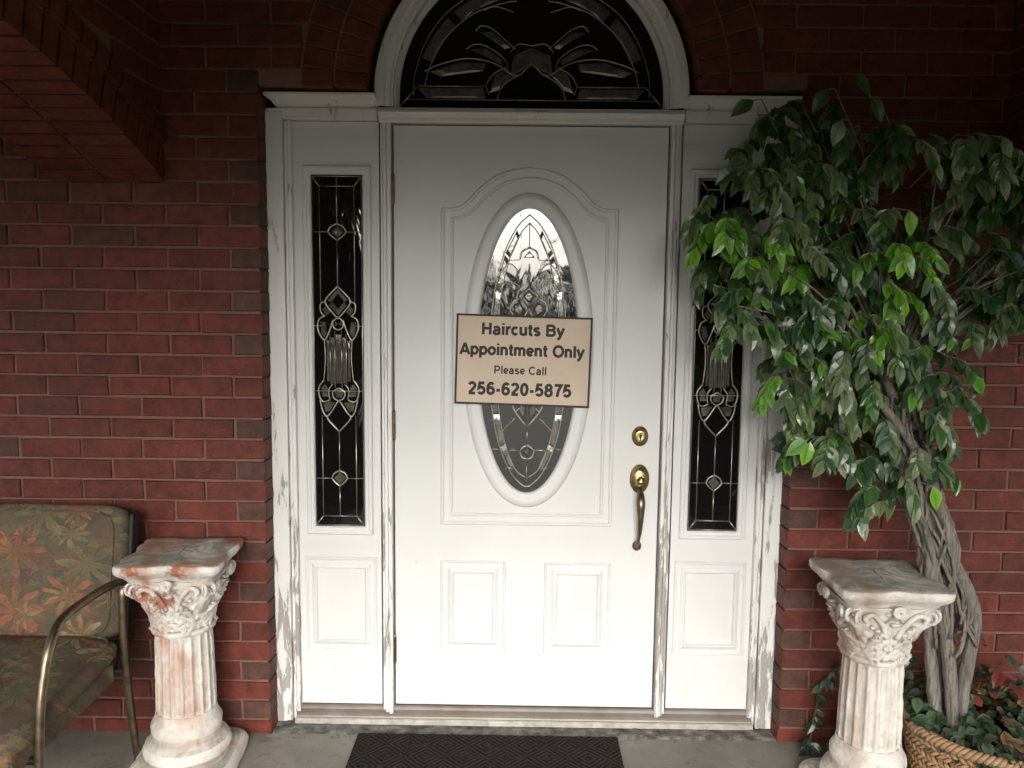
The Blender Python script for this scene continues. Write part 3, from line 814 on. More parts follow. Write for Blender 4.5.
def text(s, cx, cz, w, h, sw):
    total = sum(GLY[c][0] for c in s); k = w / (total - .16); x = cx - w / 2 - .08 * k
    part = None; lay = 0
    b = MB()
    for ch in s:
        adv, st = GLY[ch]
        for pts in st:
            lay = (lay + 1) % 4; P = [Vector((x + px * k, cz + pz * h)) for px, pz in pts]
            closed = len(P) > 6 and (P[0] - P[-1]).length < 1e-5
            if closed: P = P[:-1]
            e = sw * h / 2; a_ = offset_path(P, e, closed); c_ = offset_path(P, -e, closed); n = len(P); y = -.0046 - .00008 * lay
            A = [b.vert((p.x, y, p.y)) for p in a_]; B = [b.vert((p.x, y, p.y)) for p in c_]
            A2 = [b.vert((p.x, -.003, p.y)) for p in a_]; B2 = [b.vert((p.x, -.003, p.y)) for p in c_]
            for i in range(n if closed else n - 1):
                j = (i + 1) % n; b.face((A[i], A[j], B[j], B[i])); b.face((A[i], A2[i], A2[j], A[j])); b.face((B[i], B[j], B2[j], B2[i]))
            if not closed: b.face((A[0], B[0], B2[0], A2[0])); b.face((A[-1], A2[-1], B2[-1], B[-1]))
        x += adv * k
    b.build('lettering', M['ink'], SG)
q = .00342
def SX(px): return (px - 523.5) * q
def SZ(py): return (360.3 - py) * q
text('Haircuts By', SX(522.3), SZ(335.4), 79.5 * q, 11.6 * q, .235)
text('Appointment Only', SX(522), SZ(355.6), 121 * q, 11.6 * q, .235)
text('Please Call', SX(521), SZ(373.8), 51 * q, 8.0 * q, .19)
text('256-620-5875', SX(521), SZ(395), 101 * q, 12.6 * q, .235)

# ------------------------------------------------------------------ doormat
b = MB(); b.box(-.447, .447, -.60, 0, .0, .011)
dm = b.build('doormat', M['rubber'], bevel=.004); dm.location = (-.124, -.107, .0015)
tag(dm, 'dark ribbed rubber doormat lying before the threshold, speckled with white paint', 'doormat')

# ------------------------------------------------------------------ pedestals
def sq(a, p):
    """superellipse radius for half width 1 and exponent p"""
    c, s = abs(math.cos(a)), abs(math.sin(a)); return (c ** p + s ** p) ** (-1 / p)
def make_pedestal(name, loc, rz, mat, label, seed):
    root = empty(name, loc, rz, label, 'pedestal', 'plaster column pedestals')
    nz = lambda x, y, zz: noise.noise(Vector((x * 20 + seed, y * 20, zz * 20))) * .0013 + noise.noise(Vector((x * 70 + seed, y * 70, zz * 70))) * .0011 + min(0, noise.noise(Vector((x * 33, y * 33 + seed, zz * 33))) + .25) * .006
    def surf(prof, n=160, closed_cap=True, name='part', f=None, parent=root):
        b = MB(); rg = []
        for (zz, *par) in prof:
            ring = []
            for j in range(n):
                a = 2 * PI * j / n; r = f(a, zz, *par); x, y = r * math.cos(a), r * math.sin(a)
                d = nz(x, y, zz); ring.append((x * (1 + d / max(r, .02)), y * (1 + d / max(r, .02)), zz + (d * .6 if r > .02 else 0)))
            rg.append(ring)
        b.rings(rg); return b, b.build(name, mat, parent, smooth=True)
    # base: square plinth with rounded corners, torus rings
    def fb(a, zz, r, p): return r * (sq(a, p) if p < 90 else 1)
    prof = [(0, .150, 7), (.004, .160, 7), (.022, .163, 7), (.040, .158, 6), (.052, .146, 4.5), (.060, .130, 3), (.068, .128, 2.2), (.078, .133, 2), (.090, .132, 2), (.102, .125, 2), (.110, .112, 2), (.122, .104, 2), (.136, .103, 2), (.146, .108, 2), (.160, .108, 2), (.172, .102, 2), (.180, .096, 2), (.205, .091, 2)]
    surf(prof, 120, name='base', f=lambda a, zz, r, p: r * sq(a, p))
    # fluted shaft
    nf = 18
    def fs(a, zz, r, d): 
        ph = (a * nf / (2 * PI)) % 1.0
        w = abs(ph - .5) * 2           # 1 at the fillet, 0 in the groove
        return r - d * max(0, 1 - (w / .78) ** 2) ** .5
    prof = []
    for i in range(24):
        t = i / 23; zz = .195 + t * (.475 - .195)
        d = .0075 * min(1, t / .07, (1 - t) / .07) if 0 < t < 1 else 0
        prof.append((zz, .0905 - .007 * t + .0015 * math.sin(t * PI), d))
    surf(prof, 288, name='shaft', f=fs)
    # capital: bell with two tiers of curling leaves
    def fcap(a, zz, r, p):
        base = r * sq(a + 0, p)
        t = (zz - .475) / (.655 - .475)
        k = 0
        def leafrow(z0, z1, nn, off, amp, tipc):
            if zz < z0 or zz > z1 + .006: return 0
            u = (zz - z0) / (z1 - z0)
            ph = ((a + off) * nn / (2 * PI)) % 1.0 - .5
            wid = .47 * (math.sin(min(1, u * 1.02) * PI * .93 + .25) ** .6 if u < 1 else .1)
            if wid != wid or isinstance(wid, complex): wid = .2
            e = 1 - abs(ph) / max(.05, wid)
            if e < 0: return 0
            lobes = .25 * abs(math.sin(u * PI * 4 + abs(ph) * 9))
            rib = .35 if abs(ph) < .035 else 0
            curl = tipc * max(0, u - .55) ** 1.5
            return amp * (min(1, e * 2.2) * (.75 + lobes) - rib * .6) + curl * min(1, e * 2)
        k = max(leafrow(.480, .555, 8, 0, .009, .045), leafrow(.515, .625, 8, PI / 8, .008, .060))
        # small scrolls under the slab
        if zz > .60:
            k = max(k, .010 * max(0, math.cos((a) * 4 + PI)) ** 6 * (1 if zz < .648 else .3))
        ring = .004 * noise.noise(Vector((math.cos(a) * 6 + seed, math.sin(a) * 6, zz * 60)))
        return base + k + ring * (1 if zz > .485 else 0)
    prof = [(.462, .086, 2), (.466, .094, 2), (.474, .0965, 2), (.480, .094, 2), (.484, .086, 2)]
    for i in range(56):
        t = i / 55; zz = .486 + t * (.655 - .486)
        r = .087 + .008 * t + .036 * t ** 2.2
        prof.append((zz, r, 2 + 2.6 * t ** 1.5))
    cb, cap = surf(prof, 224, name='capital', f=fcap)
    # corner volutes and centre rosettes
    b = MB()
    for k in range(4):
        a0 = PI / 4 + k * PI / 2
        d = Vector((math.cos(a0), math.sin(a0), 0)); t = Vector((-d.y, d.x, 0))
        for side in (-1, 1):
            pts = []; rr = []
            for i in range(30):
                th = i / 29 * 2 * PI * 1.6; rad = .027 * (1 - i / 34)
                c = d * (.158) + Vector((0, 0, .630)) + t * side * .012
                pts.append(c + d * rad * math.cos(th + PI * .5) * .8 + Vector((0, 0, rad * math.sin(th + PI * .5))) + t * side * .004 * i / 29); rr.append(.0068 * (1 - i / 50))
            b.tube(pts, rr, 8)
        # stalk rising from the leaves to the volute
        b.tube([d * .105 + Vector((0, 0, .545)), d * .122 + Vector((0, 0, .585)), d * .150 + Vector((0, 0, .618))], [.009, .012, .016], 8)
        # rosette in the middle of each side, spiral plus petals
        d2 = Vector((math.cos(k * PI / 2), math.sin(k * PI / 2), 0)); t2 = Vector((-d2.y, d2.x, 0))
        pts = [d2 * (.148 + .004 * i / 20) + Vector((0, 0, .650)) + t2 * (.017 * (1 - i / 26) * math.cos(i * .55)) + Vector((0, 0, .017 * (1 - i / 26) * math.sin(i * .55))) for i in range(22)]
        b.tube(pts, .0052, 8)
        for sg in (-1, 1):
            b.tube(smooth_path([d2 * .108 + t2 * sg * .015 + Vector((0, 0, .56)), d2 * .120 + t2 * sg * .03 + Vector((0, 0, .60)), d2 * .128 + t2 * sg * .062 + Vector((0, 0, .635)), d2 * .132 + t2 * sg * .085 + Vector((0, 0, .628)), d2 * .130 + t2 * sg * .080 + Vector((0, 0, .614))], 5), .0075, 8)
            # berries
            for i in range(3): 
                c = d2 * .118 + t2 * sg * (.030 + .014 * i) + Vector((0, 0, .575 + .01 * i)); b.lathe([(0, -.007), (.006, -.004), (.008, 0), (.006, .004), (0, .007)], c, 8)
    # curling leaf tips
    for k in range(8):
        a0 = k * PI / 4 + PI / 8; d = Vector((math.cos(a0), math.sin(a0), 0)); t = Vector((-d.y, d.x, 0))
        for sg, zz, rr0 in ((0, .553, .106), (1, .612, .128)):
            dd = d if sg == 0 else Vector((math.cos(a0 + PI / 8), math.sin(a0 + PI / 8), 0)); tt = Vector((-dd.y, dd.x, 0))
            rgs = []
            for i in range(7):
                th = i / 6 * PI * 1.25; c = dd * (rr0 + .010 * math.sin(th)) + Vector((0, 0, zz + .010 * (1 - math.cos(th)) * (-.5) + .008 * math.sin(th)))
                wv = .017 * math.sin(PI * (i + 1.5) / 9)
                rgs.append([c - tt * wv, c - tt * wv * .5 + dd * .004, c + dd * .0055, c + tt * wv * .5 + dd * .004, c + tt * wv, c - dd * .003])
            b.rings(rgs)
    b.build('ornament', mat, cap, smooth=True)
    # slab: concave sides, cut corners, moulded edge
    def fslab(a, zz, r):
        base = r * sq(a, 26)
        conc = -.013 * math.cos(a * 4 + 0) ** 2 * (1 if math.cos(4 * a) > 0 else 0)
        corner = base + conc
        lim = r * 1.345
        return min(corner, lim)
    prof = [(.640, .108), (.652, .122), (.660, .128), (.664, .131), (.668, .134), (.673, .140), (.680, .149), (.685, .1515), (.687, .1545), (.702, .1555), (.7075, .1545), (.7095, .152), (.7105, .120), (.7100, .07), (.7105, .02), (.7105, .001)]
    surf(prof, 200, name='slab', f=fslab)
    return root
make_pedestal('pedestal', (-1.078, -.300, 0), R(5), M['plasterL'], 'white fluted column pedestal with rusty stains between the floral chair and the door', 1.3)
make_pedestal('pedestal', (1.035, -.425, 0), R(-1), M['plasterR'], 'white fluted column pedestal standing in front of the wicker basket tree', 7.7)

# ------------------------------------------------------------------ chair
CHR = empty('patio_chair', (-1.56, -.55, 0), 0, 'tubular metal patio chair with faded floral cushions left of the door', 'chair')
cx0, cy0 = -1.56, -.55
def cushion(name, c, size, rot, dimple=0, puff=.25):
    nx, ny, nzz = 26, 10, 20
    b = MB(); sx, sy, sz = size
    n = 40; m = 24; rg = []
    for i in range(m + 1):
        v = -PI / 2 + PI * i / m; ring = []
        for j in range(n):
            u = 2 * PI * j / n
            e1, e2 = .50, .20
            f = lambda w, e: math.copysign(abs(w) ** e, w)
            x = f(math.cos(v), e1) * f(math.cos(u), e2); z = f(math.cos(v), e1) * f(math.sin(u), e2); y = f(math.sin(v), e1 * 1.3)
            pf = 1 - puff * (abs(x) ** 4 + abs(z) ** 4) / 2
            p = Vector((x * sx, y * sy * pf, z * sz))
            p += Vector((0, 1, 0)) * noise.noise(p * 7) * .006 + Vector((noise.noise(p * 9 + Vector((3, 3, 3))), 0, noise.noise(p * 9))) * .004
            ring.append(p)
        rg.append(ring)
    Mx = Matrix.Rotation(rot, 3, 'X')
    rg = [[Mx @ p + Vector(c) for p in r] for r in rg]
    b.rings(rg); cu = b.build(name, M['floral'], CHR, smooth=True)
    for fr_ in (.30, .70):
        p_ = MB(); i0 = int(m * fr_); p_.tube(rg[i0], .0042, 8, closed=True); p_.build('piping', M['floral'], cu, smooth=True)
    return cu
# local coordinates = world minus (cx0, cy0)
cushion('backrest', (.0, .285, .630), (.292, .062, .212), R(-10))
cushion('seat', (.0, -.045, .395), (.300, .055, .285), R(93.5), puff=.2)
b = MB(); # skirt of the seat cushion, a floral flap folded down at the side and front
b.box(-.285, .285, -.325, .20, .300, .375)
b.build('seat_skirt', M['floral'], CHR, bevel=.015)
for s in (-1, 1):
    b = MB(); X = s * .31
    pts = [(X, .270, .0), (X, .240, .16), (X, .213, .36), (X, .207, .47), (X, .212, .58), (X, .225, .612), (X * 1.0, .190, .628), (X, .10, .640), (X, .0, .642), (X, -.08, .640), (X, -.135, .625), (X, -.178, .580), (X, -.205, .52), (X, -.228, .44), (X, -.242, .32), (X, -.245, .15), (X, -.245, .0)]
    b.tube(smooth_path([Vector(p) for p in pts], 7), .0125, 12)
    b.build('side_frame', M['bronze'], CHR, smooth=True)
b = MB()
for s in (-1, 1): b.tube([(s * .280, .23, .33), (s * .280, .29, .50), (s * .280, .338, .80)], .011, 10)
b.tube([(-.280, .338, .80), (.280, .338, .80)], .011, 10); b.tube([(-.280, .23, .33), (.280, .23, .33)], .011, 10)
b.build('back_frame', M['black'], CHR, smooth=True)
for yy, zz_ in ((.22, .33), (-.238, .31)):
    b = MB(); b.tube([(-.31, yy, zz_), (.31, yy, zz_)], .011, 10); b.build('crossbar', M['dark'], CHR, smooth=True)
b = MB(); b.box(.286, .302, .262, .315, .40, .81)
for v in range(len(b.v)): x, y, zz = b.v[v]; b.v[v] = (x, y + .02 + (zz - .62) * .176, zz)
b.build('side_strap', M['black'], CHR, bevel=.01)

# ------------------------------------------------------------------ tree in a basket
def leaf(mb, p, d, up, L, W, c0, c1, fold=.25, droop=.25):
    """ovate leaf: base p, direction d, face normal up"""
    d = d.normalized(); s = d.cross(up)
    if s.length < 1e-4: s = d.orthogonal()
    s.normalize(); nrm = s.cross(d).normalized()
    prof = [(0, .03), (.12, .45), (.32, .95), (.55, .92), (.78, .55), (.92, .20), (1.0, .01)]
    mid = []; lt = []; rt = []
    for t, w in prof:
        c = p + d * L * t - nrm * droop * L * t * t
        ww = W * w * .5
        mb.col = c0; mid.append(mb.vert(c))
        mb.col = c1; lt.append(mb.vert(c + s * ww + nrm * fold * ww)); rt.append(mb.vert(c - s * ww + nrm * fold * ww))
    for i in range(len(prof) - 1):
        mb.face((mid[i], mid[i + 1], lt[i + 1], lt[i])); mb.face((mid[i + 1], mid[i], rt[i], rt[i + 1]))
    mb.col = (1, 1, 1)
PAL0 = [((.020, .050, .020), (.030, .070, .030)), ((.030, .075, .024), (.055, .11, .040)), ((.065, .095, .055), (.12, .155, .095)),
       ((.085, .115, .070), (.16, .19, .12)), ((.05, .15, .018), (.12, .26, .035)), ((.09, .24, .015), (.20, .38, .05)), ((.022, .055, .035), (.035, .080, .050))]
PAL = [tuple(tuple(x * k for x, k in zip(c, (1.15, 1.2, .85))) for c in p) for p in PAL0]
TR = empty('potted_tree', (1.33, -.42, 0), 0, 'leafy artificial ficus tree with twisted bare stems rising from the wicker basket', 'tree')
tl = Vector((-1.33, .42, 0))          # world -> local
stems = [
    [(1.325, -.40, .20), (1.318, -.41, .36), (1.330, -.42, .56), (1.300, -.43, .66), (1.215, -.42, .82), (1.165, -.41, .95), (1.10, -.39, 1.12), (1.05, -.38, 1.28)],
    [(1.285, -.43, .20), (1.270, -.43, .36), (1.235, -.44, .54), (1.195, -.44, .64), (1.175, -.43, .80), (1.130, -.42, .96), (1.10, -.42, 1.12), (1.02, -.42, 1.30)],
    [(1.250, -.41, .20), (1.232, -.40, .36), (1.205, -.41, .56), (1.235, -.42, .66), (1.235, -.44, .80), (1.175, -.44, .96), (1.10, -.45, 1.10), (1.00, -.46, 1.22)],
    [(1.305, -.38, .20), (1.295, -.38, .36), (1.270, -.37, .56), (1.250, -.38, .66), (1.200, -.39, .80), (1.155, -.38, .95), (1.125, -.36, 1.12), (1.12, -.34, 1.30)],
    [(1.262, -.385, .20), (1.250, -.38, .38), (1.225, -.375, .56), (1.215, -.385, .68), (1.210, -.41, .80), (1.145, -.41, .95), (1.09, -.40, 1.10), (1.03, -.36, 1.25)]]
b = MB()
for i, st in enumerate(stems):
    P_ = smooth_path([Vector(p) + tl for p in st], 8); n = len(P_)
    r0 = .0255 if i < 4 else .020
    b.tube(P_, [r0 * (1 - .55 * (k / n)) * (1 - .30 * max(0, 1 - k / n / .45)) * (1 + .22 * noise.noise(Vector((k * .35, i * 3, 0)))) for k in range(n)], 14)
tr = b.build('trunk', M['bark'], TR, smooth=True)
b = MB()
for k in range(42):       # thin vines wound round the trunk
    ph = rnd.uniform(0, 6.28); tw = rnd.uniform(.1, 1.0) * rnd.choice((-1, 1)) if k % 3 else rnd.uniform(1, 2); z0 = rnd.uniform(.46, .62); z1 = rnd.uniform(.95, 1.25); pts = []
    for i in range(26):
        zz = z0 + (z1 - z0) * i / 25
        # follow the bundle's centre
        cl = smooth_path([Vector(p) for p in [(1.27, -.41, .50), (1.245, -.415, .64), (1.205, -.415, .80), (1.155, -.41, .95), (1.10, -.405, 1.12), (1.05, -.40, 1.28)]], 10)
        c = min(cl, key=lambda q: abs(q.z - zz)); rad = .050 + .010 * math.sin(i * .7 + k) + .012 * max(0, .72 - zz) / .2
        a = ph + tw * (zz - z0) * 5
        pts.append(Vector((c.x + rad * math.cos(a), c.y + rad * math.sin(a) * .8, zz)) + tl)
    b.tube(pts, rnd.uniform(.0035, .0065), 6)
b.build('vine_stems', M['bark'], tr, smooth=True)
# foliage: sprays hung from anchor points spread through the crown's volume
CROWN = [(.640, 2.05), (.742, 2.10), (.881, 2.10), (1.027, 1.98), (1.161, 2.00), (1.299, 2.01), (1.48, 1.96), (1.62, 1.75), (1.60, 1.52), (1.375, 1.47), (1.299, 1.50), (1.25, 1.27), (1.19, 1.02), (1.094, .90), (.997, 1.05), (.77, 1.12), (.715, 1.27), (.704, 1.39), (.574, 1.45), (.51, 1.62), (.49, 1.80), (.60, 1.86)]
def inside(x, zz):
    c = False; n = len(CROWN)
    for i in range(n):
        (x1, y1), (x2, y2) = CROWN[i], CROWN[i - 1]
        if (y1 > zz) != (y2 > zz) and x < (x2 - x1) * (zz - y1) / (y2 - y1) + x1: c = not c
    return c
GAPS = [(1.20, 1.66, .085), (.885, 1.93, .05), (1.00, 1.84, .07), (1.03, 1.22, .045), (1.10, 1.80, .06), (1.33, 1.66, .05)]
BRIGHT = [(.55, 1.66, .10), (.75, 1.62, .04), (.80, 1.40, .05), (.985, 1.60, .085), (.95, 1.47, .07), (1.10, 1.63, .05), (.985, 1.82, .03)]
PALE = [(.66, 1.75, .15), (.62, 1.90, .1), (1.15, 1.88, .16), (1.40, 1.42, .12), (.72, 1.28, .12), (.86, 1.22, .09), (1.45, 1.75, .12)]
fol = MB(); tw = MB(); anchors = []
def spray(ax, ay, az, pal, nl=13, Ls=1.0, dirx=None):
    base = Vector((ax, ay, az)) + tl
    a = rnd.uniform(0, 2 * PI); out = Vector((math.cos(a) * .9, -abs(math.sin(a)) * .7, rnd.uniform(-.2, .5)))
    if dirx is not None: out = Vector((dirx, -.25, .15))
    Lt = rnd.uniform(.075, .13); pts = []
    p = base.copy(); d = out.normalized()
    for i in range(8):
        pts.append(p.copy()); d = (d + Vector((0, 0, -.26))).normalized(); p = p + d * Lt / 7
    tw.tube(pts, [.0022 * (1 - i / 10) for i in range(8)], 5)
    for i in range(nl):
        t = (i + .5) / nl * 7; k = int(t); q = pts[k].lerp(pts[min(k + 1, 7)], t - k)
        dd = (pts[min(k + 1, 7)] - pts[max(k - 1, 0)]).normalized()
        side = dd.cross(Vector((0, 0, 1)));
        if side.length < .1: side = Vector((1, 0, 0))
        side = side.normalized() * (1 if i % 2 else -1)
        ld = dd * .5 + side * rnd.uniform(.3, .85) + Vector((rnd.uniform(-.25, .25), rnd.uniform(-.35, .1), rnd.uniform(-1.1, -.35)))
        up = Vector((rnd.uniform(-.5, .5), -1.0, rnd.uniform(.1, .9)))
        L = rnd.choice((rnd.uniform(.034, .05), rnd.uniform(.046, .066), rnd.uniform(.05, .07))) * Ls; c0, c1 = PAL[rnd.choice(pal) if rnd.random() > .06 else 4]
        v = rnd.uniform(.75, 1.2)
        leaf(fol, q, ld, up, L, L * rnd.uniform(.42, .54), tuple(x * v for x in c0), tuple(x * v for x in c1), rnd.uniform(.1, .4), rnd.uniform(.05, .35))
tries = 0
while len(anchors) < 390 and tries < 60000:
    tries += 1
    x = rnd.uniform(.42, 1.66); zz = rnd.uniform(.90, 2.12)
    if not inside(x, zz): continue
    if any(math.hypot(x - g[0], zz - g[1]) < g[2] for g in GAPS): continue
    cxx = 1.03; rel = min(1, math.hypot((x - cxx) / .6, (zz - 1.55) / .5))
    y = rnd.uniform(-.20 - .34 * math.sqrt(max(0, 1 - rel * rel)) - .10, -.20)
    if y < -.50: y = rnd.uniform(-.5, -.3)
    if any((Vector((x, y, zz)) - Vector(q)).length < .034 for q in anchors): continue
    if x > 1.2 and zz < 1.5 and rnd.random() < .3: continue
    anchors.append((x, y, zz))
    pal = [0, 0, 1, 1, 2, 6, 3]
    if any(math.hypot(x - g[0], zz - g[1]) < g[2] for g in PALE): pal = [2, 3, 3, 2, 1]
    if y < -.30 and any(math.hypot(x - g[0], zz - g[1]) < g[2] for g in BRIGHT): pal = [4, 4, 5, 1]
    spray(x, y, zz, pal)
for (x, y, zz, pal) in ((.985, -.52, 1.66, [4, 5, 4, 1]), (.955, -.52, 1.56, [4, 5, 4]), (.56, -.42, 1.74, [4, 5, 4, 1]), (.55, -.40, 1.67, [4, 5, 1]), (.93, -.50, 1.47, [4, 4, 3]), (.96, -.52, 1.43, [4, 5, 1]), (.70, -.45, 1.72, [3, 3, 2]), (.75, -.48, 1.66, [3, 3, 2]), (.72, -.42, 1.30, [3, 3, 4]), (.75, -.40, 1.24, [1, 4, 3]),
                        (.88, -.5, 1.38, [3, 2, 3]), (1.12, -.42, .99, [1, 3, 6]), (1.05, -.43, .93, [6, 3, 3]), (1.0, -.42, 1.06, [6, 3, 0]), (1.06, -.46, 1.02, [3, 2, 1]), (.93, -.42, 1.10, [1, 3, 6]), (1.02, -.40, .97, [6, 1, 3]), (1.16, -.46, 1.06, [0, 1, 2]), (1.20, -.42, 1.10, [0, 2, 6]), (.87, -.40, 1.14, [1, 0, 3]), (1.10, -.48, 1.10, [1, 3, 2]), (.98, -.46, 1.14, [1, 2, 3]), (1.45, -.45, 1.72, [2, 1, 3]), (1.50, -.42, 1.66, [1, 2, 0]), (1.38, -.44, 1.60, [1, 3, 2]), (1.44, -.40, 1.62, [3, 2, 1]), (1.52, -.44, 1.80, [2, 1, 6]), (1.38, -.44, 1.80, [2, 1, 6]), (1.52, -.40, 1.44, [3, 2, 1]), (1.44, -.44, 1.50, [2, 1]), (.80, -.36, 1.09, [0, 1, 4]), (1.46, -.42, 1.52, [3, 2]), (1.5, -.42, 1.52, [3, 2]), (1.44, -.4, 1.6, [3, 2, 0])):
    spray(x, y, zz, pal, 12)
# a few bigger single leaves
for (x, zz, c, a) in ((1.155, .985, 5, .2), (.93, 1.60, 6, .5), (.87, 1.63, 6, -.4), (.79, 1.115, 4, -1.0), (.80, 1.11, 5, -.2), (1.32, 1.65, 6, .8), (1.20, 1.96, 3, -.1), (1.16, 1.90, 3, .1), (1.28, 1.96, 2, .3), (.60, 2.05, 1, -1.2), (.56, 1.87, 0, -1.0), (.68, 2.03, 0, 1.1), (.80, 2.08, 0, -.5), (.92, 2.06, 1, .4), (.84, 2.0, 2, -.2), (.87, 2.12, 1, .7), (1.04, 1.76, 5, .1)):
    c0, c1 = PAL[c]; tw.tube([Vector((x, -.468, zz)) + tl, Vector((x + (.03 if x < 1 else -.03), -.44, zz + .01)) + tl, Vector((x + (.09 if x < 1 else -.09), -.40, zz - .07)) + tl], .0016, 5); leaf(fol, Vector((x, -.47, zz)) + tl, Vector((a, -.1, -.75)), Vector((.1, -1, .5)), .072, .042, c0, c1, .2, .2)
for (x, zz, a, l) in ((.93, 1.085, -1.6, .17), (.90, 1.06, -1.2, .13)): leaf(fol, Vector((x, -.22, zz)) + tl, Vector((a, -.1, -.15)), Vector((0, -1, .2)), l, l * .55, (.010, .06, .022), (.012, .075, .028), .1, .1)
fol.build('foliage', M['leaf'], TR, smooth=False, color=True)
# limbs reaching to the sprays
for i, (x, y, zz) in enumerate(anchors):
    if i % 7: continue
    src = Vector((1.05, -.40, 1.28)) if zz > 1.25 else Vector((1.12, -.40, 1.08))
    e = Vector((x, y, zz)); m1 = src.lerp(e, .45) + Vector((rnd.uniform(-.04, .04), rnd.uniform(-.03, .03), .06))
    P_ = smooth_path([src + tl, m1 + tl, e + tl], 8); n = len(P_)
    tw.tube(P_, [.0065 * (1 - .75 * k / n) for k in range(n)], 6)
tw.build('branches', M['bark'], TR, smooth=True)

# wicker basket
BK = empty('wicker_basket', (1.42, -.42, 0), 0, 'light brown woven wicker basket holding the leafy tree', 'basket')
b = MB()
def brad(zz): return .185 + .055 * (zz / .25) ** .8
ROWS = 11
for r_ in range(ROWS):
    zz = .014 + r_ * .0215; R0 = brad(zz)
    for ph in (0, PI):
        pts = []; n = 300
        for i in range(n):
            a = 2 * PI * i / n; tws = (1 if r_ % 2 else -1) * a * 38 + ph
            rr = R0 + .0062 * math.cos(tws); pts.append((rr * math.cos(a) * 1.08, rr * math.sin(a), zz + .0062 * math.sin(tws)))
        sh = rnd.uniform(.75, 1.2); b.col = (.40 * sh, .25 * sh, .13 * sh); b.tube(pts, .0058, 6, closed=True)
for k in range(3):           # plaited rim
    pts = []; n = 420
    for i in range(n):
        a = 2 * PI * i / n; tws = a * 34 + k * 2 * PI / 3; rr = brad(.25) + .010 * math.cos(tws)
        pts.append((rr * math.cos(a) * 1.08, rr * math.sin(a), .252 + .010 * math.sin(tws)))
    b.col = (.38, .24, .13); b.tube(pts, .0075, 7, closed=True)
b.col = (.3, .16, .07)
b.build('weave', M['wicker'], BK, smooth=True, color=True)
b = MB(); b.col = (.28, .15, .065)
for k in range(38):
    a = 2 * PI * k / 38; b.tube([(brad(zz) * math.cos(a) * 1.08, brad(zz) * math.sin(a), zz) for zz in (.004, .06, .12, .18, .25)], .005, 6)
b.build('stake_ring', M['wicker'], BK, smooth=True, color=True)
b = MB(); b.lathe([(0, .21), (.12, .222), (.20, .215), (.225, .20), (.19, .02), (0, .012)], (0, 0, 0), 40); b.build('filling', M['soil'], BK, smooth=True)
# greenery tucked in the basket
b = MB()
GP = [((.022, .050, .026), (.045, .075, .042)), ((.035, .060, .035), (.075, .105, .065)), ((.05, .065, .05), (.11, .13, .095)), ((.014, .032, .016), (.03, .05, .025)), ((.06, .11, .05), (.10, .16, .08))]
RP = [((.16, .030, .022), (.22, .05, .035)), ((.14, .07, .03), (.28, .15, .07)), ((.10, .02, .02), (.15, .035, .03))]
for k in range(620):
    a = rnd.uniform(0, 2 * PI); rr = .235 * math.sqrt(rnd.random()); x = rr * math.cos(a) * 1.06; y = rr * math.sin(a)
    back = max(0, y / .23)
    zz = .225 + rnd.uniform(0, .035) + rnd.uniform(0, .16) * (back + .25) * (1 if rnd.random() < .6 else .4)
    red = (math.hypot(x - .07, y - .05) < .10 and rnd.random() < .35)
    c0, c1 = rnd.choice(RP) if red else rnd.choice(GP); L = rnd.uniform(.030, .055)
    leaf(b, Vector((x, y, zz)), Vector((math.cos(a) + rnd.uniform(-.8, .8), math.sin(a) - .3 + rnd.uniform(-.8, .8), rnd.uniform(-.5, .6))), Vector((rnd.uniform(-.5, .5), -.7, 1)), L, L * .6, c0, c1, .2, .3)
for (x, y, zz, dx) in ((-.05, -.14, .285, .6), (-.06, -.13, .30, -.1), (.05, .02, .36, .5), (.10, .02, .40, -.4), (.09, .02, .38, .9), (.12, .0, .34, .2), (.02, .03, .40, -.6)):
    c0, c1 = RP[0] if y > -.1 else RP[1]
    leaf(b, Vector((x, y, zz)), Vector((dx, -.6, -.35)), Vector((0, -.6, 1)), .062, .036, tuple(v_ * .7 for v_ in c0), tuple(v_ * .7 for v_ in c1), .2, .3)
gr = b.build('foliage_filler', M['leaf'], color=True); gr.location = (1.42, -.42, 0)
tag(gr, 'low dark green and reddish artificial leaves filling the wicker basket', 'plant', kind='stuff')
# trailing sprig by the pedestal
b = MB()
p0 = [Vector(p) for p in ((1.13, -.18, .30), (1.07, -.14, .30), (1.01, -.13, .23), (.985, -.14, .14), (.965, -.16, .05), (.950, -.17, .01))]
PP = smooth_path(p0, 8); b.tube(PP, .003, 6)
b.v = [v for v in b.v]; b.c = [(.09, .06, .03)] * len(b.v)
for k in range(26):
    i = rnd.randrange(6, len(PP)); c0, c1 = rnd.choice(GP); L = rnd.uniform(.035, .055)
    leaf(b, PP[i], Vector((rnd.uniform(-.8, .8), -.4, rnd.uniform(-1, .1))), Vector((0, -1, .5)), L, L * .5, c0, c1, .2, .2)
tag(b.build('trailing_vine', M['leaf'], color=True), 'thin drooping vine sprig with dark leaves behind the right pedestal', 'plant')

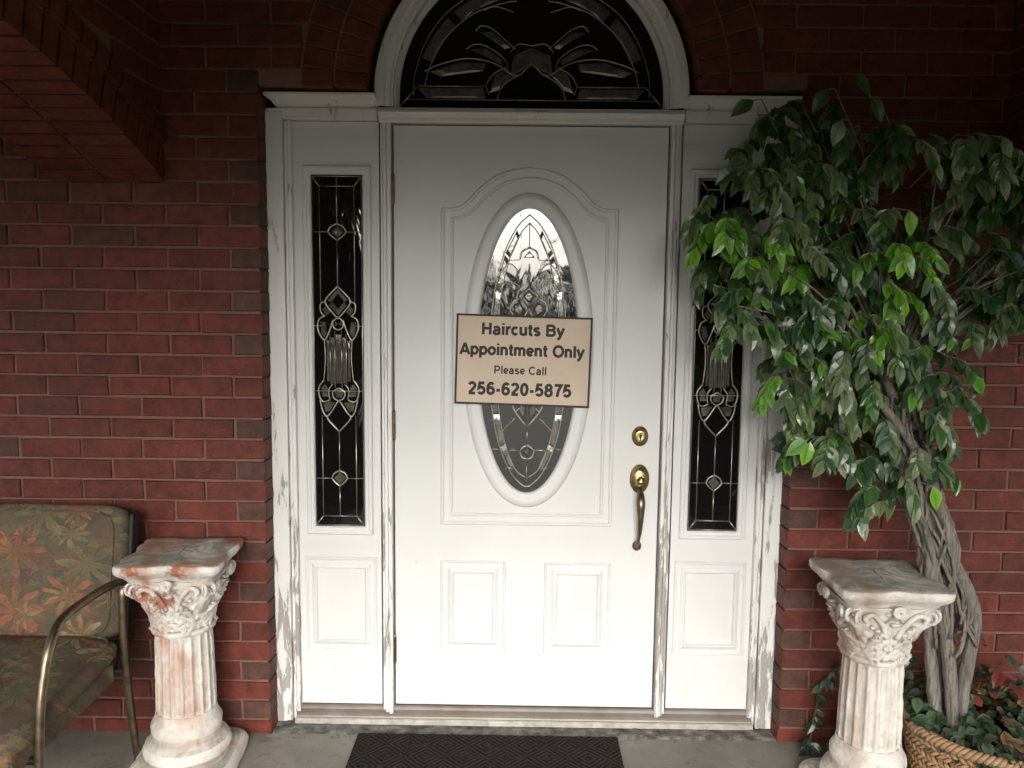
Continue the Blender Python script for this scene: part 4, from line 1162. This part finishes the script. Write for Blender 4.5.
# ------------------------------------------------------------------ garden beyond the porch (seen only as reflections)
def garden_tree(src=None):
    root = empty('garden_tree', (0, 0, -.16)); 
    b = MB(); b.tube([(0, 0, 0), (.1, 0, 1.2), (0, .1, 2.6), (.1, 0, 4.0)], [.22, .17, .13, .06], 10)
    for k in range(7):
        a = k * .9; b.tube([(0, 0, 1.8 + k * .25), (math.cos(a) * 1.0, math.sin(a) * 1.0, 2.6 + k * .25), (math.cos(a) * 1.7, math.sin(a) * 1.7, 3.0 + k * .2)], [.07, .05, .02], 6)
    b.build('trunk', M['bark'], root, smooth=True)
    b = MB()
    cl = [(rnd.uniform(-1.6, 1.6), rnd.uniform(-1.6, 1.6), rnd.uniform(2.0, 4.4), rnd.uniform(.5, .9)) for _ in range(16)]
    for k in range(1500):
        c = rnd.choice(cl); d = Vector((rnd.gauss(0, 1), rnd.gauss(0, 1), rnd.gauss(0, 1))).normalized() * c[3] * rnd.uniform(.5, 1)
        c0, c1 = PAL[rnd.choice((0, 1, 2))]; L = rnd.uniform(.14, .24)
        leaf(b, Vector(c[:3]) + d, Vector((rnd.uniform(-1, 1), rnd.uniform(-1, 1), rnd.uniform(-1, .4))), Vector((0, -.3, 1)), L, L * .6, c0, c1)
    b.build('crown', M['leaf'], root, color=True); return root
T0 = garden_tree()
spots = [(-4.5, -17, 'leafy garden tree left of the path'), (-3.0, -24, 'leafy garden tree behind the path, left'), (5.5, -19, 'leafy garden tree right of the path'), (6.0, -30, 'leafy garden tree farthest behind the path'), (-9, -20, 'leafy garden tree at the far left of the lawn')]
for i, (x, y, lb) in enumerate(spots):
    if i == 0: r = T0
    else:
        r = T0.copy(); col.objects.link(r)
        for ch in T0.children: c = ch.copy(); col.objects.link(c); c.parent = r
    r.location = (x, y, -.16); r.rotation_euler = (0, 0, i * 1.3); s_ = 1 + .12 * (i % 3); r.scale = (s_, s_, s_ * .85)
    tag(r, lb, 'tree', 'garden trees beyond the porch')

b = MB()
for k in range(5200):
    x = rnd.uniform(-16, 16); top = 2.3 + .5 * noise.noise(Vector((x * .5, 0, 0))) + .25 * noise.noise(Vector((x * 2, 3, 0))) + (.8 if x > 1.2 else 0) * 0
    y = rnd.uniform(-.55, .55); zz = rnd.uniform(-.1, top) if rnd.random() < .8 else top
    if abs(y) < .3 and zz < top - .3: y = .5 if y > 0 else -.5
    c0, c1 = PAL[rnd.choice((0, 1, 6))]; L = rnd.uniform(.16, .28)
    leaf(b, Vector((x, y, zz)), Vector((rnd.uniform(-1, 1), rnd.uniform(-1, 1), rnd.uniform(-1, .6))), Vector((0, 1, .6)), L, L * .7, c0, c1)
hg = b.build('hedge', M['leaf'], color=True); hg.location = (0, -20.5, -.16)
tag(hg, 'long clipped green hedge closing the lawn beyond the path', 'hedge')

# ------------------------------------------------------------------ light
w = bpy.data.worlds.new('World'); scene.world = w; w.use_nodes = True
nt = w.node_tree; bg = nt.nodes['Background']
sky = nt.nodes.new('ShaderNodeTexSky'); sky.sky_type = 'NISHITA'; sky.sun_disc = False
EL, AZ = R(28), R(179)
sky.sun_elevation = EL; sky.sun_rotation = AZ; sky.dust_density = 4; sky.air_density = 1.0; sky.altitude = 0
hs = nt.nodes.new('ShaderNodeHueSaturation'); hs.inputs['Saturation'].default_value = .2
nt.links.new(sky.outputs[0], hs.inputs['Color']); nt.links.new(hs.outputs[0], bg.inputs[0]); bg.inputs[1].default_value = .11
sl = bpy.data.lights.new('sun', 'SUN'); sl.energy = 1.85; sl.angle = R(44); sl.color = (1, .965, .915)
so = bpy.data.objects.new('sun', sl); col.objects.link(so)
sd = Vector((math.sin(AZ) * math.cos(EL), math.cos(AZ) * math.cos(EL), math.sin(EL)))
so.rotation_euler = sd.to_track_quat('Z', 'Y').to_euler(); so.location = sd * 20
tag(so, kind='structure')

# ------------------------------------------------------------------ camera
def cam_axes(p, y, r):
    cy, sy, cp, sp, cr, sr = math.cos(y), math.sin(y), math.cos(p), math.sin(p), math.cos(r), math.sin(r)
    f = Vector((sy * cp, cy * cp, -sp)); rt = Vector((cy, -sy, 0)); up = rt.cross(f)
    return cr * rt + sr * up, -sr * rt + cr * up, f
rt, up, f = cam_axes(.1043, -.0091, .0108)
cd = bpy.data.cameras.new('camera'); co = bpy.data.objects.new('camera', cd); col.objects.link(co)
mx = Matrix((rt, up, -f)).transposed().to_4x4(); mx.translation = (-.0289, -2.7222, 1.5017)
co.matrix_world = mx
cd.sensor_width = 36; cd.lens = 800 / 1024 * 36; cd.clip_start = .05; cd.clip_end = 600
scene.camera = co
vs = scene.view_settings; vs.view_transform = 'Standard'; vs.look = 'None'; vs.gamma = 1; vs.use_curve_mapping = False; vs.exposure = 1.48
scene.render.engine = 'CYCLES'
scene.cycles.max_bounces = 10; scene.cycles.diffuse_bounces = 6
scene.render.resolution_x = 1024; scene.render.resolution_y = 768
